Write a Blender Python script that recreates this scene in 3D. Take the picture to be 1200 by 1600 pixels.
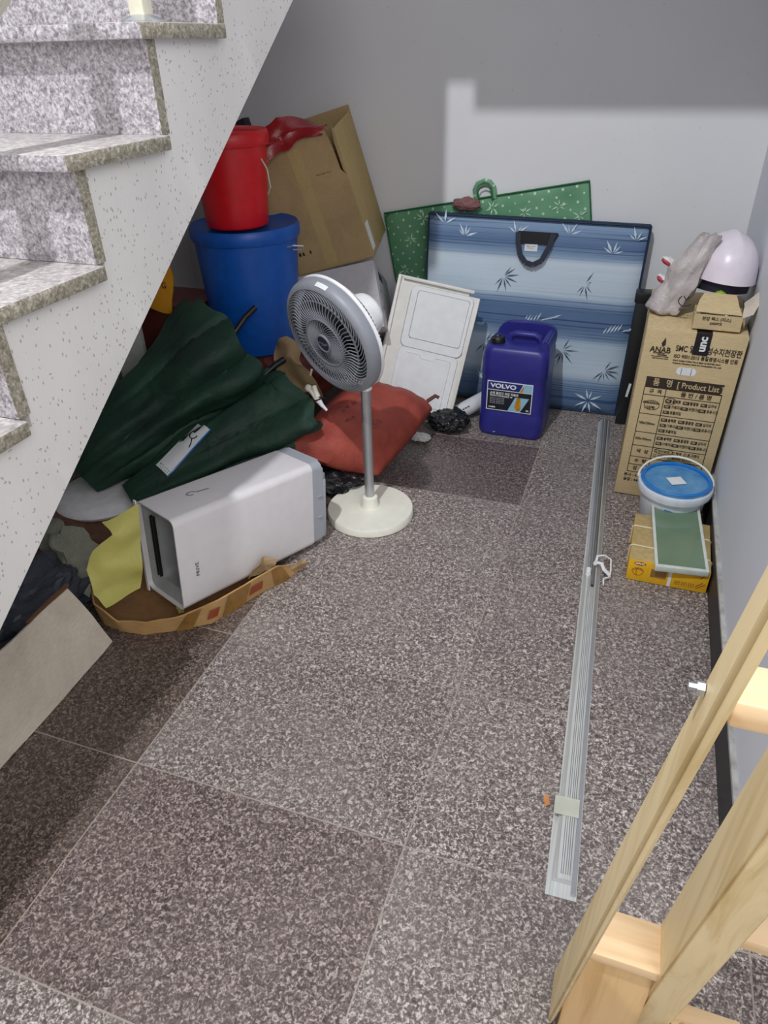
import bpy, bmesh, math, random
from mathutils import Vector, Matrix, Euler, noise
random.seed(7)
PI = math.pi
scene = bpy.context.scene
COL = scene.collection
for o in list(bpy.data.objects):
    bpy.data.objects.remove(o, do_unlink=True)

# ------------------------------------------------------------------ camera
cam_d = bpy.data.cameras.new('camera')
cam = bpy.data.objects.new('camera', cam_d); COL.objects.link(cam)
YAW, PITCH, ROLL = 0.3477648, 0.5840119, -0.0264263
fw = Vector((-math.sin(YAW)*math.cos(PITCH), math.cos(YAW)*math.cos(PITCH), -math.sin(PITCH)))
rt = Vector((math.cos(YAW), math.sin(YAW), 0)); up = rt.cross(fw)
r2 = math.cos(ROLL)*rt + math.sin(ROLL)*up
u2 = -math.sin(ROLL)*rt + math.cos(ROLL)*up
Mc = Matrix((r2, u2, -fw)).transposed().to_4x4()
Mc.translation = Vector((0.266533, -0.806255, 1.397893))
cam.matrix_world = Mc
cam_d.sensor_fit = 'VERTICAL'; cam_d.sensor_height = 36; cam_d.lens = 1107.53*36/1600
cam_d.clip_start = 0.02
scene.camera = cam

# ------------------------------------------------------------------ light
w = bpy.data.worlds.new('world'); scene.world = w; w.use_nodes = True
w.node_tree.nodes['Background'].inputs[0].default_value = (0.93, 0.955, 1.0, 1)
w.node_tree.nodes['Background'].inputs[1].default_value = 0.66
def lamp(name, kind, loc, energy, size=0.1, col=(1, 1, 1), target=None, sizey=None):
    d = bpy.data.lights.new(name, kind); d.energy = energy; d.color = col
    if kind == 'AREA':
        d.size = size
        if sizey: d.shape = 'RECTANGLE'; d.size_y = sizey
        else: d.shape = 'DISK'
    elif kind == 'POINT': d.shadow_soft_size = size
    o = bpy.data.objects.new(name, d); COL.objects.link(o); o.location = loc
    if target is not None:
        o.rotation_euler = (Vector(target)-Vector(loc)).to_track_quat('-Z', 'Y').to_euler()
    return o
lamp('ceiling_lamp', 'AREA', (-0.52, -1.15, 4.0), 92, 0.11, (0.95, 0.97, 1.0), target=(-0.2, 1.2, 0.3))
lamp('stairwell_fill', 'AREA', (1.5, -1.9, 2.5), 38, 1.5, (1.0, 0.975, 0.95), target=(-0.7, 0.8, 0.7))  # added fill light out of view, brightens the stair side
vs = scene.view_settings
vs.view_transform = 'Standard'; vs.look = 'None'; vs.gamma = 1; vs.use_curve_mapping = False
vs.exposure = 0.0

# ------------------------------------------------------------------ materials
def lin(r, g=None, b=None):
    if g is None: g = b = r
    f = lambda c: (c/255/12.92) if c/255 <= .04045 else ((c/255+.055)/1.055)**2.4
    return (f(r), f(g), f(b), 1)
class N:
    def __init__(s, name, rough=.6, metal=0., spec=.5):
        s.m = bpy.data.materials.new(name); s.m.use_nodes = True; s.t = s.m.node_tree
        s.b = s.t.nodes['Principled BSDF']; s.b.inputs['Roughness'].default_value = rough
        s.b.inputs['Metallic'].default_value = metal
        s.b.inputs['Specular IOR Level'].default_value = spec
    def n(s, typ, **kw):
        x = s.t.nodes.new(typ)
        for k, v in kw.items():
            if hasattr(x, k): setattr(x, k, v)
            else: x.inputs[k].default_value = v
        return x
    def l(s, a, b): s.t.links.new(a, b)
    def co(s, scale=(1, 1, 1), loc=(0, 0, 0), rot=(0, 0, 0), gen='Object'):
        t = s.n('ShaderNodeTexCoord'); m = s.n('ShaderNodeMapping')
        m.inputs['Scale'].default_value = scale; m.inputs['Location'].default_value = loc; m.inputs['Rotation'].default_value = rot
        s.l(t.outputs[gen], m.inputs['Vector']); return m.outputs[0]
    def noise(s, vec, sc, det=3, rough=.5, dist=0):
        x = s.n('ShaderNodeTexNoise'); x.inputs['Scale'].default_value = sc; x.inputs['Detail'].default_value = det
        x.inputs['Roughness'].default_value = rough; x.inputs['Distortion'].default_value = dist
        s.l(vec, x.inputs['Vector']); return x.outputs['Fac']
    def vor(s, vec, sc, feature='F1', out='Distance', rnd=1):
        x = s.n('ShaderNodeTexVoronoi'); x.feature = feature; x.inputs['Scale'].default_value = sc
        x.inputs['Randomness'].default_value = rnd
        s.l(vec, x.inputs['Vector']); return x.outputs[out]
    def ramp(s, fac, stops, const=False):
        x = s.n('ShaderNodeValToRGB'); e = x.color_ramp.elements
        if const: x.color_ramp.interpolation = 'CONSTANT'
        while len(e) < len(stops): e.new(.5)
        for el, (p, c) in zip(e, stops): el.position = p; el.color = c
        s.l(fac, x.inputs[0]); return x.outputs[0]
    def math(s, op, a, b=None, c=None):
        x = s.n('ShaderNodeMath'); x.operation = op
        for i, v in enumerate((a, b, c)):
            if v is None: continue
            if isinstance(v, (int, float)): x.inputs[i].default_value = v
            else: s.l(v, x.inputs[i])
        return x.outputs[0]
    def mix(s, f, a, b, mode='MIX'):
        x = s.n('ShaderNodeMixRGB'); x.blend_type = mode
        for i, v in enumerate((f, a, b)):
            if isinstance(v, (int, float, tuple)): x.inputs[i].default_value = v
            else: s.l(v, x.inputs[i])
        return x.outputs[0]
    def col(s, c):
        if isinstance(c, tuple): s.b.inputs['Base Color'].default_value = c
        else: s.l(c, s.b.inputs['Base Color'])
        return s
    def bump(s, h, st=.3, d=.01):
        x = s.n('ShaderNodeBump'); x.inputs['Strength'].default_value = st; x.inputs['Distance'].default_value = d
        s.l(h, x.inputs['Height']); s.l(x.outputs[0], s.b.inputs['Normal']); return s
def plain(name, c, rough=.5, metal=0, var=.06, vs_=30, bump=0, bs=60, spec=.5):
    """base colour with a gentle noise mottling (dust, wear)"""
    k = N(name, rough, metal, spec); v = k.co()
    f = k.noise(v, vs_, 4)
    d = tuple(max(0, x*(1-var*1.6)) for x in c[:3])+(1,); h = tuple(min(1, x*(1+var)) for x in c[:3])+(1,)
    k.col(k.ramp(f, [(.3, d), (.7, h)]))
    if bump: k.bump(k.noise(v, bs, 3), bump, .004)
    return k.m
M = {}
# floor : speckled granite tiles
k = N('granite_floor', .42); v = k.co()
sx = k.n('ShaderNodeSeparateXYZ'); k.l(v, sx.inputs[0])
TX, TY = .66, .4555
gx = k.math('MULTIPLY', sx.outputs[0], 1/TX); gy = k.math('MULTIPLY', sx.outputs[1], 1/TY)
cx = k.math('FLOOR', gx); cy = k.math('FLOOR', gy)
def edge(g, cell, wd):
    fr = k.math('FRACT', g); a = k.math('SUBTRACT', fr, .5); a = k.math('ABSOLUTE', a)
    return k.math('GREATER_THAN', a, .5-wd/cell)
wob = k.noise(v, 25, 2)
gro = k.math('MAXIMUM', edge(gx, TX, .0016), edge(gy, TY, .0016))
cmb = k.n('ShaderNodeCombineXYZ'); k.l(cx, cmb.inputs[0]); k.l(cy, cmb.inputs[1])
wn = k.n('ShaderNodeTexWhiteNoise'); wn.noise_dimensions = '3D'; k.l(cmb.outputs[0], wn.inputs[0])
f1 = k.noise(v, 118, 2.5, .55, 1.1); f2 = k.noise(v, 210, 2, .5, .6)
ff = k.math('ADD', k.math('MULTIPLY', f1, .68), k.math('MULTIPLY', f2, .32))
gran = k.ramp(ff, [(.33, lin(62, 54, 52)), (.43, lin(96, 86, 83)), (.49, lin(122, 111, 107)), (.53, lin(148, 137, 132)), (.57, lin(182, 172, 166)), (.64, lin(220, 212, 207))])
dust = k.noise(v, 3.5, 5, .6)
gran = k.mix(k.ramp(dust, [(.42, (0, 0, 0, 1)), (.75, (.45, .45, .45, 1))]), gran, lin(150, 142, 136))
tone = k.ramp(wn.outputs[0], [(0, (.80, .78, .78, 1)), (.5, (.93, .92, .92, 1)), (1, (1, 1, 1, 1))])
gran = k.mix(1.0, gran, tone, 'MULTIPLY')
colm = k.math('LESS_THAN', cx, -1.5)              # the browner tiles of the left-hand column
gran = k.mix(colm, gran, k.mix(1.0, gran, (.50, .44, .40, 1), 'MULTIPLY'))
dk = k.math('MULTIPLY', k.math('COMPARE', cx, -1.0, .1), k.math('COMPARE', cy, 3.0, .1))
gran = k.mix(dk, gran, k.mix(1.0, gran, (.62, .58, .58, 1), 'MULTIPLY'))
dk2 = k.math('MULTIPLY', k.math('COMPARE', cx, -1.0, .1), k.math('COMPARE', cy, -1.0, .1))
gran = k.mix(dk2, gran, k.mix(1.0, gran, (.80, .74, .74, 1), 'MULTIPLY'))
k.col(k.mix(gro, gran, lin(158, 146, 138)))
k.bump(f1, .08, .002); M['floor'] = k.m
# walls
def wallmat(name, c, fl=.02):
    k = N(name, .75); v = k.co()
    a = k.ramp(k.noise(v, 2.2, 5, .6), [(.3, tuple(x*.95 for x in c[:3])+(1,)), (.7, c)])
    sp = k.math('LESS_THAN', k.vor(v, 22), .05)
    a = k.mix(k.math('MULTIPLY', sp, .35), a, lin(150, 140, 130)); k.col(a)
    k.bump(k.noise(v, 90, 3), .12, .003); return k.m
M['wall'] = wallmat('painted_plaster', lin(226, 226, 228))
M['wallr'] = wallmat('painted_plaster_cool', lin(222, 225, 232))
k = N('speckled_stair_paint', .55); v = k.co(scale=(1, 1, .55), rot=(.5, 0, 0))
base = k.ramp(k.noise(v, 4, 4), [(.3, lin(222, 219, 215)), (.7, lin(236, 233, 230))])
fl = k.math('LESS_THAN', k.vor(v, 105), .19); msk = k.math('GREATER_THAN', k.noise(v, 30, 2), .44)
fl2 = k.math('LESS_THAN', k.vor(k.co(scale=(1, .5, 1), loc=(3, 1, 2)), 55), .10)
fl = k.math('MAXIMUM', k.math('MULTIPLY', fl, msk), fl2)
k.col(k.mix(k.math('MULTIPLY', fl, .55), base, lin(120, 112, 104))); k.bump(k.noise(v, 120, 3), .2, .002); M['stairpaint'] = k.m
def granite(name, stops, rough=.35, sc=95):
    k = N(name, rough); v = k.co()
    f1 = k.noise(v, sc, 2.5, .6, .8); f2 = k.noise(v, sc*2.2, 2, .5)
    ff = k.math('ADD', k.math('MULTIPLY', f1, .65), k.math('MULTIPLY', f2, .35))
    k.col(k.ramp(ff, stops)); k.bump(f1, .05, .002); return k.m
M['gran_riser'] = granite('light_granite', [(.32, lin(108, 99, 104)), (.43, lin(146, 139, 143)), (.52, lin(178, 172, 176)), (.62, lin(208, 204, 208))])
M['gran_tread'] = granite('tread_granite', [(.34, lin(140, 133, 132)), (.5, lin(180, 173, 171)), (.62, lin(205, 200, 198))], .5, 60)
M['gran_side'] = granite('rough_granite_edge', [(.32, lin(104, 98, 84)), (.45, lin(140, 133, 116)), (.55, lin(165, 158, 142)), (.64, lin(192, 188, 176))], .8)
def board(name, c, stain=.25, rough=.85):
    k = N(name, rough, 0, .2); v = k.co()
    f = k.noise(v, 6, 6, .6, .5); g = k.noise(k.co(scale=(1, 1, 12)), 60, 2)
    a = k.ramp(f, [(.25, tuple(x*(1-stain) for x in c[:3])+(1,)), (.6, c)])
    a = k.mix(.12, a, k.ramp(g, [(.4, (.0, .0, .0, 1)), (.6, c)])); k.col(a); k.bump(g, .15, .002); return k.m
M['card'] = board('cardboard', lin(184, 158, 116))
M['card_d'] = board('cardboard_dark', lin(150, 112, 74))
M['card_tray'] = board('cardboard_tray', lin(196, 156, 104))
M['card_y'] = board('cardboard_khaki', lin(188, 164, 114), .12)
M['card_grey'] = board('cardboard_faded', lin(218, 206, 190), .24)
M['card_in'] = board('cardboard_inside_brown', lin(110, 78, 58), .4)
M['card_box'] = board('cardboard_product_box', lin(206, 184, 142), .06)
M['ink'] = plain('printed_ink', lin(52, 38, 28), .6)
M['inkblack'] = plain('black_ink', lin(24, 24, 26), .5)
M['white'] = plain('white_plastic', lin(236, 236, 238), .35)
M['offwhite'] = plain('ivory_plastic', lin(236, 234, 220), .35, var=.03)
M['white_txt'] = plain('white_print', lin(235, 235, 235), .5)
M['panel'] = plain('off_white_abs', lin(222, 220, 214), .45, var=.03)
M['panel_in'] = plain('white_abs_inner', lin(226, 228, 230), .45, var=.03)
M['silver'] = plain('satin_aluminium', lin(196, 197, 200), .33, .75, var=.03)
M['chrome'] = plain('zinc_steel', lin(205, 210, 215), .28, .9)
M['fan_grey'] = plain('fan_grey_plastic', lin(138, 141, 149), .42, var=.03)
M['fan_dark'] = plain('fan_interior', lin(26, 29, 34), .6)
M['fan_blade'] = plain('fan_blade_smoke', lin(70, 74, 80), .35)
M['navy'] = plain('badge_navy', lin(40, 46, 62), .3)
M['blue_can'] = plain('blue_drum_plastic', lin(44, 44, 132), .38, var=.08, bump=.1, bs=30)
M['can_edge'] = plain('scuffed_blue', lin(30, 32, 92), .5)
M['black_pl'] = plain('black_plastic', lin(22, 23, 26), .4)
M['bucket_blue'] = plain('blue_tub_plastic', lin(10, 84, 176), .42, var=.08)
M['bucket_red'] = plain('red_tub_plastic', lin(214, 20, 32), .36, var=.06)
M['wire'] = plain('wire_white', lin(215, 215, 210), .3, .3)
M['green_tarp'] = None
k = N('dark_green_canvas', .62, 0, .35); v = k.co()
k.col(k.ramp(k.noise(v, 5, 5), [(.3, lin(24, 46, 38)), (.7, lin(40, 76, 60))])); k.bump(k.noise(v, 14, 4, .6, .7), .45, .02); M['green_tarp'] = k.m
def crinkle(name, c, rough=.5, sc=22, st=.8, var=.25, spec=.5, alpha=None):
    k = N(name, rough, 0, spec); v = k.co(); f = k.noise(v, sc, 5, .6, 1.0)
    k.col(k.ramp(k.noise(v, sc*.4, 4), [(.3, tuple(x*(1-var) for x in c[:3])+(1,)), (.7, c)])); k.bump(f, st, .012)
    if alpha is not None: k.b.inputs['Alpha'].default_value = alpha
    return k.m
M['black_bag'] = crinkle('black_bin_liner', lin(24, 24, 27), .22, 26, 1)
M['dark_bag'] = crinkle('charcoal_tarp', lin(66, 72, 82), .4, 18, .8)
M['brown_bag'] = crinkle('brown_wrap', lin(112, 74, 54), .5, 14, .7)
M['maroon_bag'] = crinkle('maroon_sack', lin(104, 42, 34), .5, 16, .7)
M['yellow_paper'] = crinkle('yellow_wrapping_paper', lin(196, 190, 104), .6, 10, .35, .15)
M['tan_paper'] = crinkle('tan_paper', lin(190, 160, 120), .7, 16, .5)
M['grey_paper'] = crinkle('grey_crumpled_paper', lin(150, 152, 136), .7, 24, .8)
M['white_paper'] = crinkle('white_crumpled_plastic', lin(232, 232, 232), .4, 60, .8, .1)
M['clear_bag'] = crinkle('milky_plastic_bag', lin(205, 196, 194), .35, 16, .8, .3, alpha=.88)
k = N('red_woven_sack', .6, 0, .35); v = k.co()
w1 = k.n('ShaderNodeTexWave'); w1.inputs['Scale'].default_value = 150; k.l(v, w1.inputs[0])
k.col(k.mix(.15, k.ramp(k.noise(v, 9, 5), [(.3, lin(138, 56, 46)), (.7, lin(172, 80, 66))]), k.ramp(w1.outputs[1], [(.3, lin(104, 38, 32)), (.7, lin(182, 94, 78))])))
k.bump(k.noise(v, 20, 5, .6, 1.0), .5, .01); M['sack'] = k.m
def wood(name, c, c2, sc=9, axis=2):
    k = N(name, .55); s = [14, 14, 14]; s[axis] = .9
    v = k.co(scale=tuple(s)); f = k.noise(v, 1.6, 5, .6, 1.4)
    a = k.ramp(f, [(.3, c2), (.55, c), (.75, tuple(min(1, x*1.06) for x in c[:3])+(1,))])
    kn = k.math('LESS_THAN', k.vor(k.co(scale=(1, 1, .4)), 9), .07)
    k.col(k.mix(k.math('MULTIPLY', kn, .5), a, lin(140, 96, 56))); k.bump(f, .08, .003); return k.m
M['pine'] = wood('pine_long', lin(228, 206, 160), lin(204, 176, 122))
M['pine_x'] = wood('pine_rung', lin(226, 196, 156), lin(204, 168, 122), axis=0)
M['pine_p'] = wood('pine_panel', lin(222, 186, 134), lin(196, 152, 96))
M['alu'] = None
k = N('brushed_aluminium_rail', .4, .35); v = k.co(scale=(220, 1, 220)); f = k.noise(v, 1, 2)
k.col(k.mix(k.ramp(k.noise(k.co(scale=(6, 1.2, 6)), 3, 5), [(.35, (0, 0, 0, 1)), (.75, (.6, .6, .6, 1))]), k.ramp(f, [(.3, lin(196, 198, 197)), (.7, lin(228, 230, 229))]), lin(200, 200, 190))); M['alu'] = k.m
M['rubber'] = plain('black_skirting', lin(46, 44, 48), .5, var=.15, vs_=8)
M['ledge'] = plain('dusty_skirting_top', lin(176, 174, 170), .8, var=.2)
M['helmet'] = plain('helmet_shell', lin(226, 216, 226), .3, var=.03)
M['helmet_in'] = plain('helmet_liner', lin(30, 28, 48), .6)
M['lime'] = plain('lime_knob', lin(138, 176, 44), .45)
M['lid_blue'] = None
k = N('blue_lid_film', .18); v = k.co(); k.col(k.ramp(k.noise(v, 14, 3), [(.35, lin(60, 130, 190)), (.7, lin(110, 165, 205))])); k.bump(k.noise(v, 30, 4, .6, 1.5), .5, .006); M['lid_blue'] = k.m
M['rim_blue'] = plain('blue_rim', lin(30, 120, 200), .3)
M['pail'] = plain('pail_white', lin(216, 222, 230), .4)
M['yellow'] = plain('yellow_carton', lin(234, 180, 28), .5, var=.05)
M['string'] = plain('string', lin(226, 214, 182), .8)
k = N('green_glass_panel', .12, 0, .6); v = k.co()
k.col(k.ramp(k.noise(v, 5, 3), [(.3, lin(120, 148, 120)), (.7, lin(140, 164, 138))])); k.b.inputs['Transmission Weight'].default_value = .25; k.b.inputs['Alpha'].default_value = .88; M['gglass'] = k.m
M['gframe'] = plain('grey_white_frame', lin(206, 212, 204), .5)
M['purifier'] = plain('purifier_shell', lin(226, 222, 224), .32, var=.02)
M['pur_grey'] = plain('purifier_grey', lin(168, 172, 180), .4, var=.02)
M['pur_dark'] = plain('purifier_cavity', lin(150, 152, 152), .45)
M['pur_in'] = plain('purifier_inner', lin(205, 207, 207), .4)
M['tape'] = plain('brown_packing_tape', lin(150, 110, 56), .25, var=.15)
M['tape_blk'] = plain('black_tape', lin(28, 24, 28), .3)
M['maroon'] = plain('maroon_print', lin(150, 70, 42), .5)
M['web'] = plain('navy_webbing', lin(44, 50, 62), .8)
M['navy_pipe'] = plain('navy_piping', lin(26, 44, 74), .7)
M['green_pipe'] = plain('green_piping', lin(10, 96, 48), .6)
M['leaf'] = plain('pale_leaf_print', lin(206, 222, 236), .7)
M['leaf_d'] = plain('dark_leaf_print', lin(70, 92, 112), .7)
M['gold'] = plain('amber_oil', lin(206, 146, 30), .3, var=.3, vs_=60)
M['skyblue'] = plain('label_pale_blue', lin(150, 196, 220), .5)
M['labelblue'] = plain('label_navy', lin(30, 44, 120), .4)
M['labelblack'] = plain('label_black', lin(24, 28, 40), .4)
M['labelwhite'] = plain('label_white', lin(228, 230, 232), .5, var=.03)
M['ivory_steel'] = plain('ivory_painted_steel', lin(232, 226, 204), .35)
M['red_bag'] = crinkle('dark_red_film', lin(150, 16, 26), .3, 12, .5)
M['orange_bag'] = crinkle('orange_cloth', lin(232, 160, 30), .6, 12, .4, .15)
M['redwhite'] = plain('red_wrapper', lin(176, 60, 72), .3)
M['pinkbrown'] = crinkle('dusty_pink_cloth', lin(134, 92, 92), .7, 20, .5)
M['orange'] = plain('orange_tube', lin(190, 96, 66), .5)
M['rust'] = plain('dry_leaf', lin(196, 132, 80), .8)
# blue mat : banded quilt print (bands run across, on local z)
k = N('blue_banded_quilt', .8, 0, .2); v = k.co(); s3 = k.n('ShaderNodeSeparateXYZ'); k.l(v, s3.inputs[0])
vv = k.math('MULTIPLY', s3.outputs[2], 1/.782)
wv = k.math('MULTIPLY', k.math('SUBTRACT', k.noise(k.co(scale=(1.2, 1, 1)), 3, 2), .5), .012)
vv = k.math('ADD', vv, wv)
D, Lt, Md = lin(96, 122, 158), lin(196, 212, 226), lin(138, 162, 190)
band = k.ramp(vv, [(0, D), (.10, D), (.17, Md), (.215, Lt), (.385, lin(184, 202, 218)), (.41, Md), (.46, D), (.56, D), (.60, Md), (.635, Lt), (.80, lin(204, 218, 230)), (.835, Md), (.89, D), (1, Md)])
ln = k.noise(k.co(scale=(.6, 1, 130)), 1, 3, .6)
lnm = k.ramp(ln, [(.40, (.42, .48, .58, 1)), (.47, (1, 1, 1, 1))])
dm = k.ramp(vv, [(.15, (1, 1, 1, 1)), (.22, (.12, .12, .12, 1)), (.37, (.12, .12, .12, 1)), (.43, (1, 1, 1, 1)), (.6, (1, 1, 1, 1)), (.66, (.1, .1, .1, 1)), (.8, (.1, .1, .1, 1)), (.86, (1, 1, 1, 1))])
k.col(k.mix(dm, band, k.mix(1.0, band, lnm, 'MULTIPLY'))); k.bump(k.noise(v, 9, 4), .35, .012); M['quilt'] = k.m
k = N('green_dotted_print', .35, 0, .5); v = k.co()
dots = k.math('LESS_THAN', k.vor(k.co(scale=(1, .01, 1), rot=(0, .78, 0)), 26, rnd=.12), .14)
k.col(k.mix(k.math('MULTIPLY', dots, .75), k.ramp(k.noise(v, 5, 3), [(.3, lin(72, 128, 92)), (.7, lin(112, 164, 128))]), lin(205, 230, 205))); k.bump(k.noise(v, 12, 4), .3, .01); M['green_print'] = k.m

# ------------------------------------------------------------------ mesh helpers
def mesh_obj(name, bm, mat, parent=None, smooth=False, mats=None, loc=None, rot=None):
    me = bpy.data.meshes.new(name); bmesh.ops.recalc_face_normals(bm, faces=bm.faces); bm.to_mesh(me); bm.free()
    if mats: [me.materials.append(x) for x in mats]
    elif mat: me.materials.append(mat)
    if smooth:
        for p in me.polygons: p.use_smooth = True
        try: me.set_sharp_from_angle(angle=math.radians(40))
        except Exception: pass
    o = bpy.data.objects.new(name, me); COL.objects.link(o)
    if parent: o.parent = parent
    if loc is not None: o.location = loc
    if rot is not None: o.rotation_euler = rot
    return o
def thing(name, label, cat, loc=(0, 0, 0), rot=(0, 0, 0), group=None):
    o = bpy.data.objects.new(name, None); COL.objects.link(o); o.empty_display_size = .05
    o.location = loc; o.rotation_euler = rot; o['label'] = label; o['category'] = cat
    if group: o['group'] = group
    return o
def tag(o, label, cat, group=None, kind=None):
    o['label'] = label; o['category'] = cat
    if group: o['group'] = group
    if kind: o['kind'] = kind
    return o
def struct(o): o['kind'] = 'structure'; return o
def box(bm, c, d, bev=0, seg=2, rot=None, mi=0):
    g = bmesh.ops.create_cube(bm, size=1)['verts']
    bmesh.ops.scale(bm, vec=Vector(d), verts=g)
    fs = list({f for q in g for f in q.link_faces})
    if bev:
        es = list({e for q in g for e in q.link_edges})
        r = bmesh.ops.bevel(bm, geom=es, offset=bev, segments=seg, affect='EDGES', profile=.5)
        fs = list({f for f in r['faces']} | {f for f in fs if f.is_valid})
        g = list({q for f in fs for q in f.verts})
    if rot: bmesh.ops.rotate(bm, matrix=Euler(rot).to_matrix(), verts=g)
    bmesh.ops.translate(bm, vec=Vector(c), verts=g)
    for f in fs: f.material_index = mi
    return g
def bx(name, c, d, mat, parent=None, bev=0.0, seg=2, rot=None):
    bm = bmesh.new(); box(bm, c, d, bev, seg, rot); return mesh_obj(name, bm, mat, parent, smooth=bev > 0)
def lathe(bm, prof, n=48, M_=None, mi=0, close=False):
    rings = []
    for r, z in prof:
        if r < 1e-6: rings.append([bm.verts.new((0, 0, z))])
        else: rings.append([bm.verts.new((r*math.cos(2*PI*i/n), r*math.sin(2*PI*i/n), z)) for i in range(n)])
    fs = []
    prs = list(zip(rings, rings[1:]))
    if close: prs.append((rings[-1], rings[0]))
    for a, b in prs:
        for i in range(n):
            j = (i+1) % n
            if len(a) == 1 and len(b) == 1: continue
            if len(a) == 1: fs.append(bm.faces.new((a[0], b[i], b[j])))
            elif len(b) == 1: fs.append(bm.faces.new((a[i], a[j], b[0])))
            else: fs.append(bm.faces.new((a[i], a[j], b[j], b[i])))
    vs_ = [q for r in rings for q in r]
    if M_ is not None: bmesh.ops.transform(bm, matrix=M_, verts=vs_)
    for f in fs: f.material_index = mi
    return vs_
def lt(name, prof, mat, parent=None, n=48, M_=None, close=False):
    bm = bmesh.new(); lathe(bm, prof, n, M_, close=close); return mesh_obj(name, bm, mat, parent, smooth=True)
def tube(bm, pts, r, n=8, cap=True, radii=None, flat=1.0):
    pts = [Vector(p) for p in pts]; rings = []
    upv = Vector((0, 0, 1))
    t0 = (pts[1]-pts[0]).normalized()
    a = t0.cross(upv)
    if a.length < .05: a = t0.cross(Vector((1, 0, 0)))
    a.normalize()
    for i, p in enumerate(pts):
        t = (pts[min(i+1, len(pts)-1)]-pts[max(i-1, 0)]).normalized()
        a = (a-t*a.dot(t)).normalized(); b = t.cross(a)
        rr = radii[i] if radii else r
        rings.append([bm.verts.new(p+a*math.cos(2*PI*j/n)*rr+b*math.sin(2*PI*j/n)*rr*flat) for j in range(n)])
    for A, B in zip(rings, rings[1:]):
        for j in range(n): bm.faces.new((A[j], A[(j+1) % n], B[(j+1) % n], B[j]))
    if cap:
        bm.faces.new(rings[0][::-1]); bm.faces.new(rings[-1])
    return rings
def tb(name, pts, r, mat, parent=None, n=8, radii=None, flat=1.0):
    bm = bmesh.new(); tube(bm, pts, r, n, True, radii, flat); return mesh_obj(name, bm, mat, parent, smooth=True)
def prism(bm, poly, axis, a, b, mi=0):
    """extrude a 2D polygon; axis 0:x 1:y 2:z, from a to b"""
    def P(q, t):
        if axis == 0: return (t, q[0], q[1])
        if axis == 1: return (q[0], t, q[1])
        return (q[0], q[1], t)
    A = [bm.verts.new(P(q, a)) for q in poly]; B = [bm.verts.new(P(q, b)) for q in poly]
    fs = [bm.faces.new(A), bm.faces.new(B[::-1])]
    for i in range(len(poly)):
        j = (i+1) % len(poly); fs.append(bm.faces.new((A[i], A[j], B[j], B[i])))
    for f in fs: f.material_index = mi
def rrect(w_, h_, r, n=5, cx_=0, cy_=0):
    o = []
    for qx, qy, a0 in ((1, 1, 0), (-1, 1, 90), (-1, -1, 180), (1, -1, 270)):
        for i in range(n+1):
            a = math.radians(a0+90*i/n); o.append((cx_+qx*(w_/2-r)+r*math.cos(a), cy_+qy*(h_/2-r)+r*math.sin(a)))
    return o
def text_obj(s, size, mat, parent, loc, rot, name='lettering', ax='LEFT', ext=.0004, xs=1.0, bold=0.0):
    c = bpy.data.curves.new('t', 'FONT'); c.body = s; c.size = size; c.extrude = ext; c.align_x = ax; c.align_y = 'CENTER'; c.offset = bold
    o = bpy.data.objects.new('t', c); COL.objects.link(o)
    bpy.context.view_layer.update()
    me = bpy.data.meshes.new_from_object(o.evaluated_get(bpy.context.evaluated_depsgraph_get()))
    bpy.data.objects.remove(o, do_unlink=True)
    me.materials.clear(); me.materials.append(mat)
    ob = bpy.data.objects.new(name, me); COL.objects.link(ob); ob.parent = parent; ob.location = loc; ob.rotation_euler = rot; ob.scale = (xs, 1, 1)
    return ob
def texts(name, items, mat, parent, loc, rot):
    """several strings printed on one face, joined into one part. items: (s,size,x,y,xs,bold,align)"""
    bm = bmesh.new()
    for it in items:
        s, size, x, y = it[:4]; xs = it[4] if len(it) > 4 else 1; bold = it[5] if len(it) > 5 else 0; al = it[6] if len(it) > 6 else 'LEFT'
        c = bpy.data.curves.new('t', 'FONT'); c.body = s; c.size = size; c.extrude = .0003; c.align_x = al; c.align_y = 'CENTER'; c.offset = bold
        o = bpy.data.objects.new('t', c); COL.objects.link(o); bpy.context.view_layer.update()
        me = bpy.data.meshes.new_from_object(o.evaluated_get(bpy.context.evaluated_depsgraph_get()))
        bpy.data.objects.remove(o, do_unlink=True)
        me.transform(Matrix.Translation((x, y, 0)) @ Matrix.Diagonal((xs, 1, 1, 1)))
        bm.from_mesh(me); bpy.data.meshes.remove(me)
    o = mesh_obj(name, bm, mat, parent); o.location = loc; o.rotation_euler = rot
    return o
def smallmarks(name, rows, mat, parent, y, th=.0004):
    """rows of tiny unreadable print as short dashes in the local xz plane. rows: (x0, z, n, wd, ht, gap)"""
    bm = bmesh.new(); rr = random.Random(11)
    for x0, z, n, wd, ht, gap in rows:
        for i in range(n):
            if rr.random() < .12: continue
            box(bm, (x0+i*(wd+gap)+wd/2, y, z+rr.uniform(-.1, .1)*ht), (wd*rr.uniform(.6, 1), th, ht))
    return mesh_obj(name, bm, mat, parent)
FRONT = (PI/2, 0, 0)         # text standing in the local xz plane, facing -y
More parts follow.
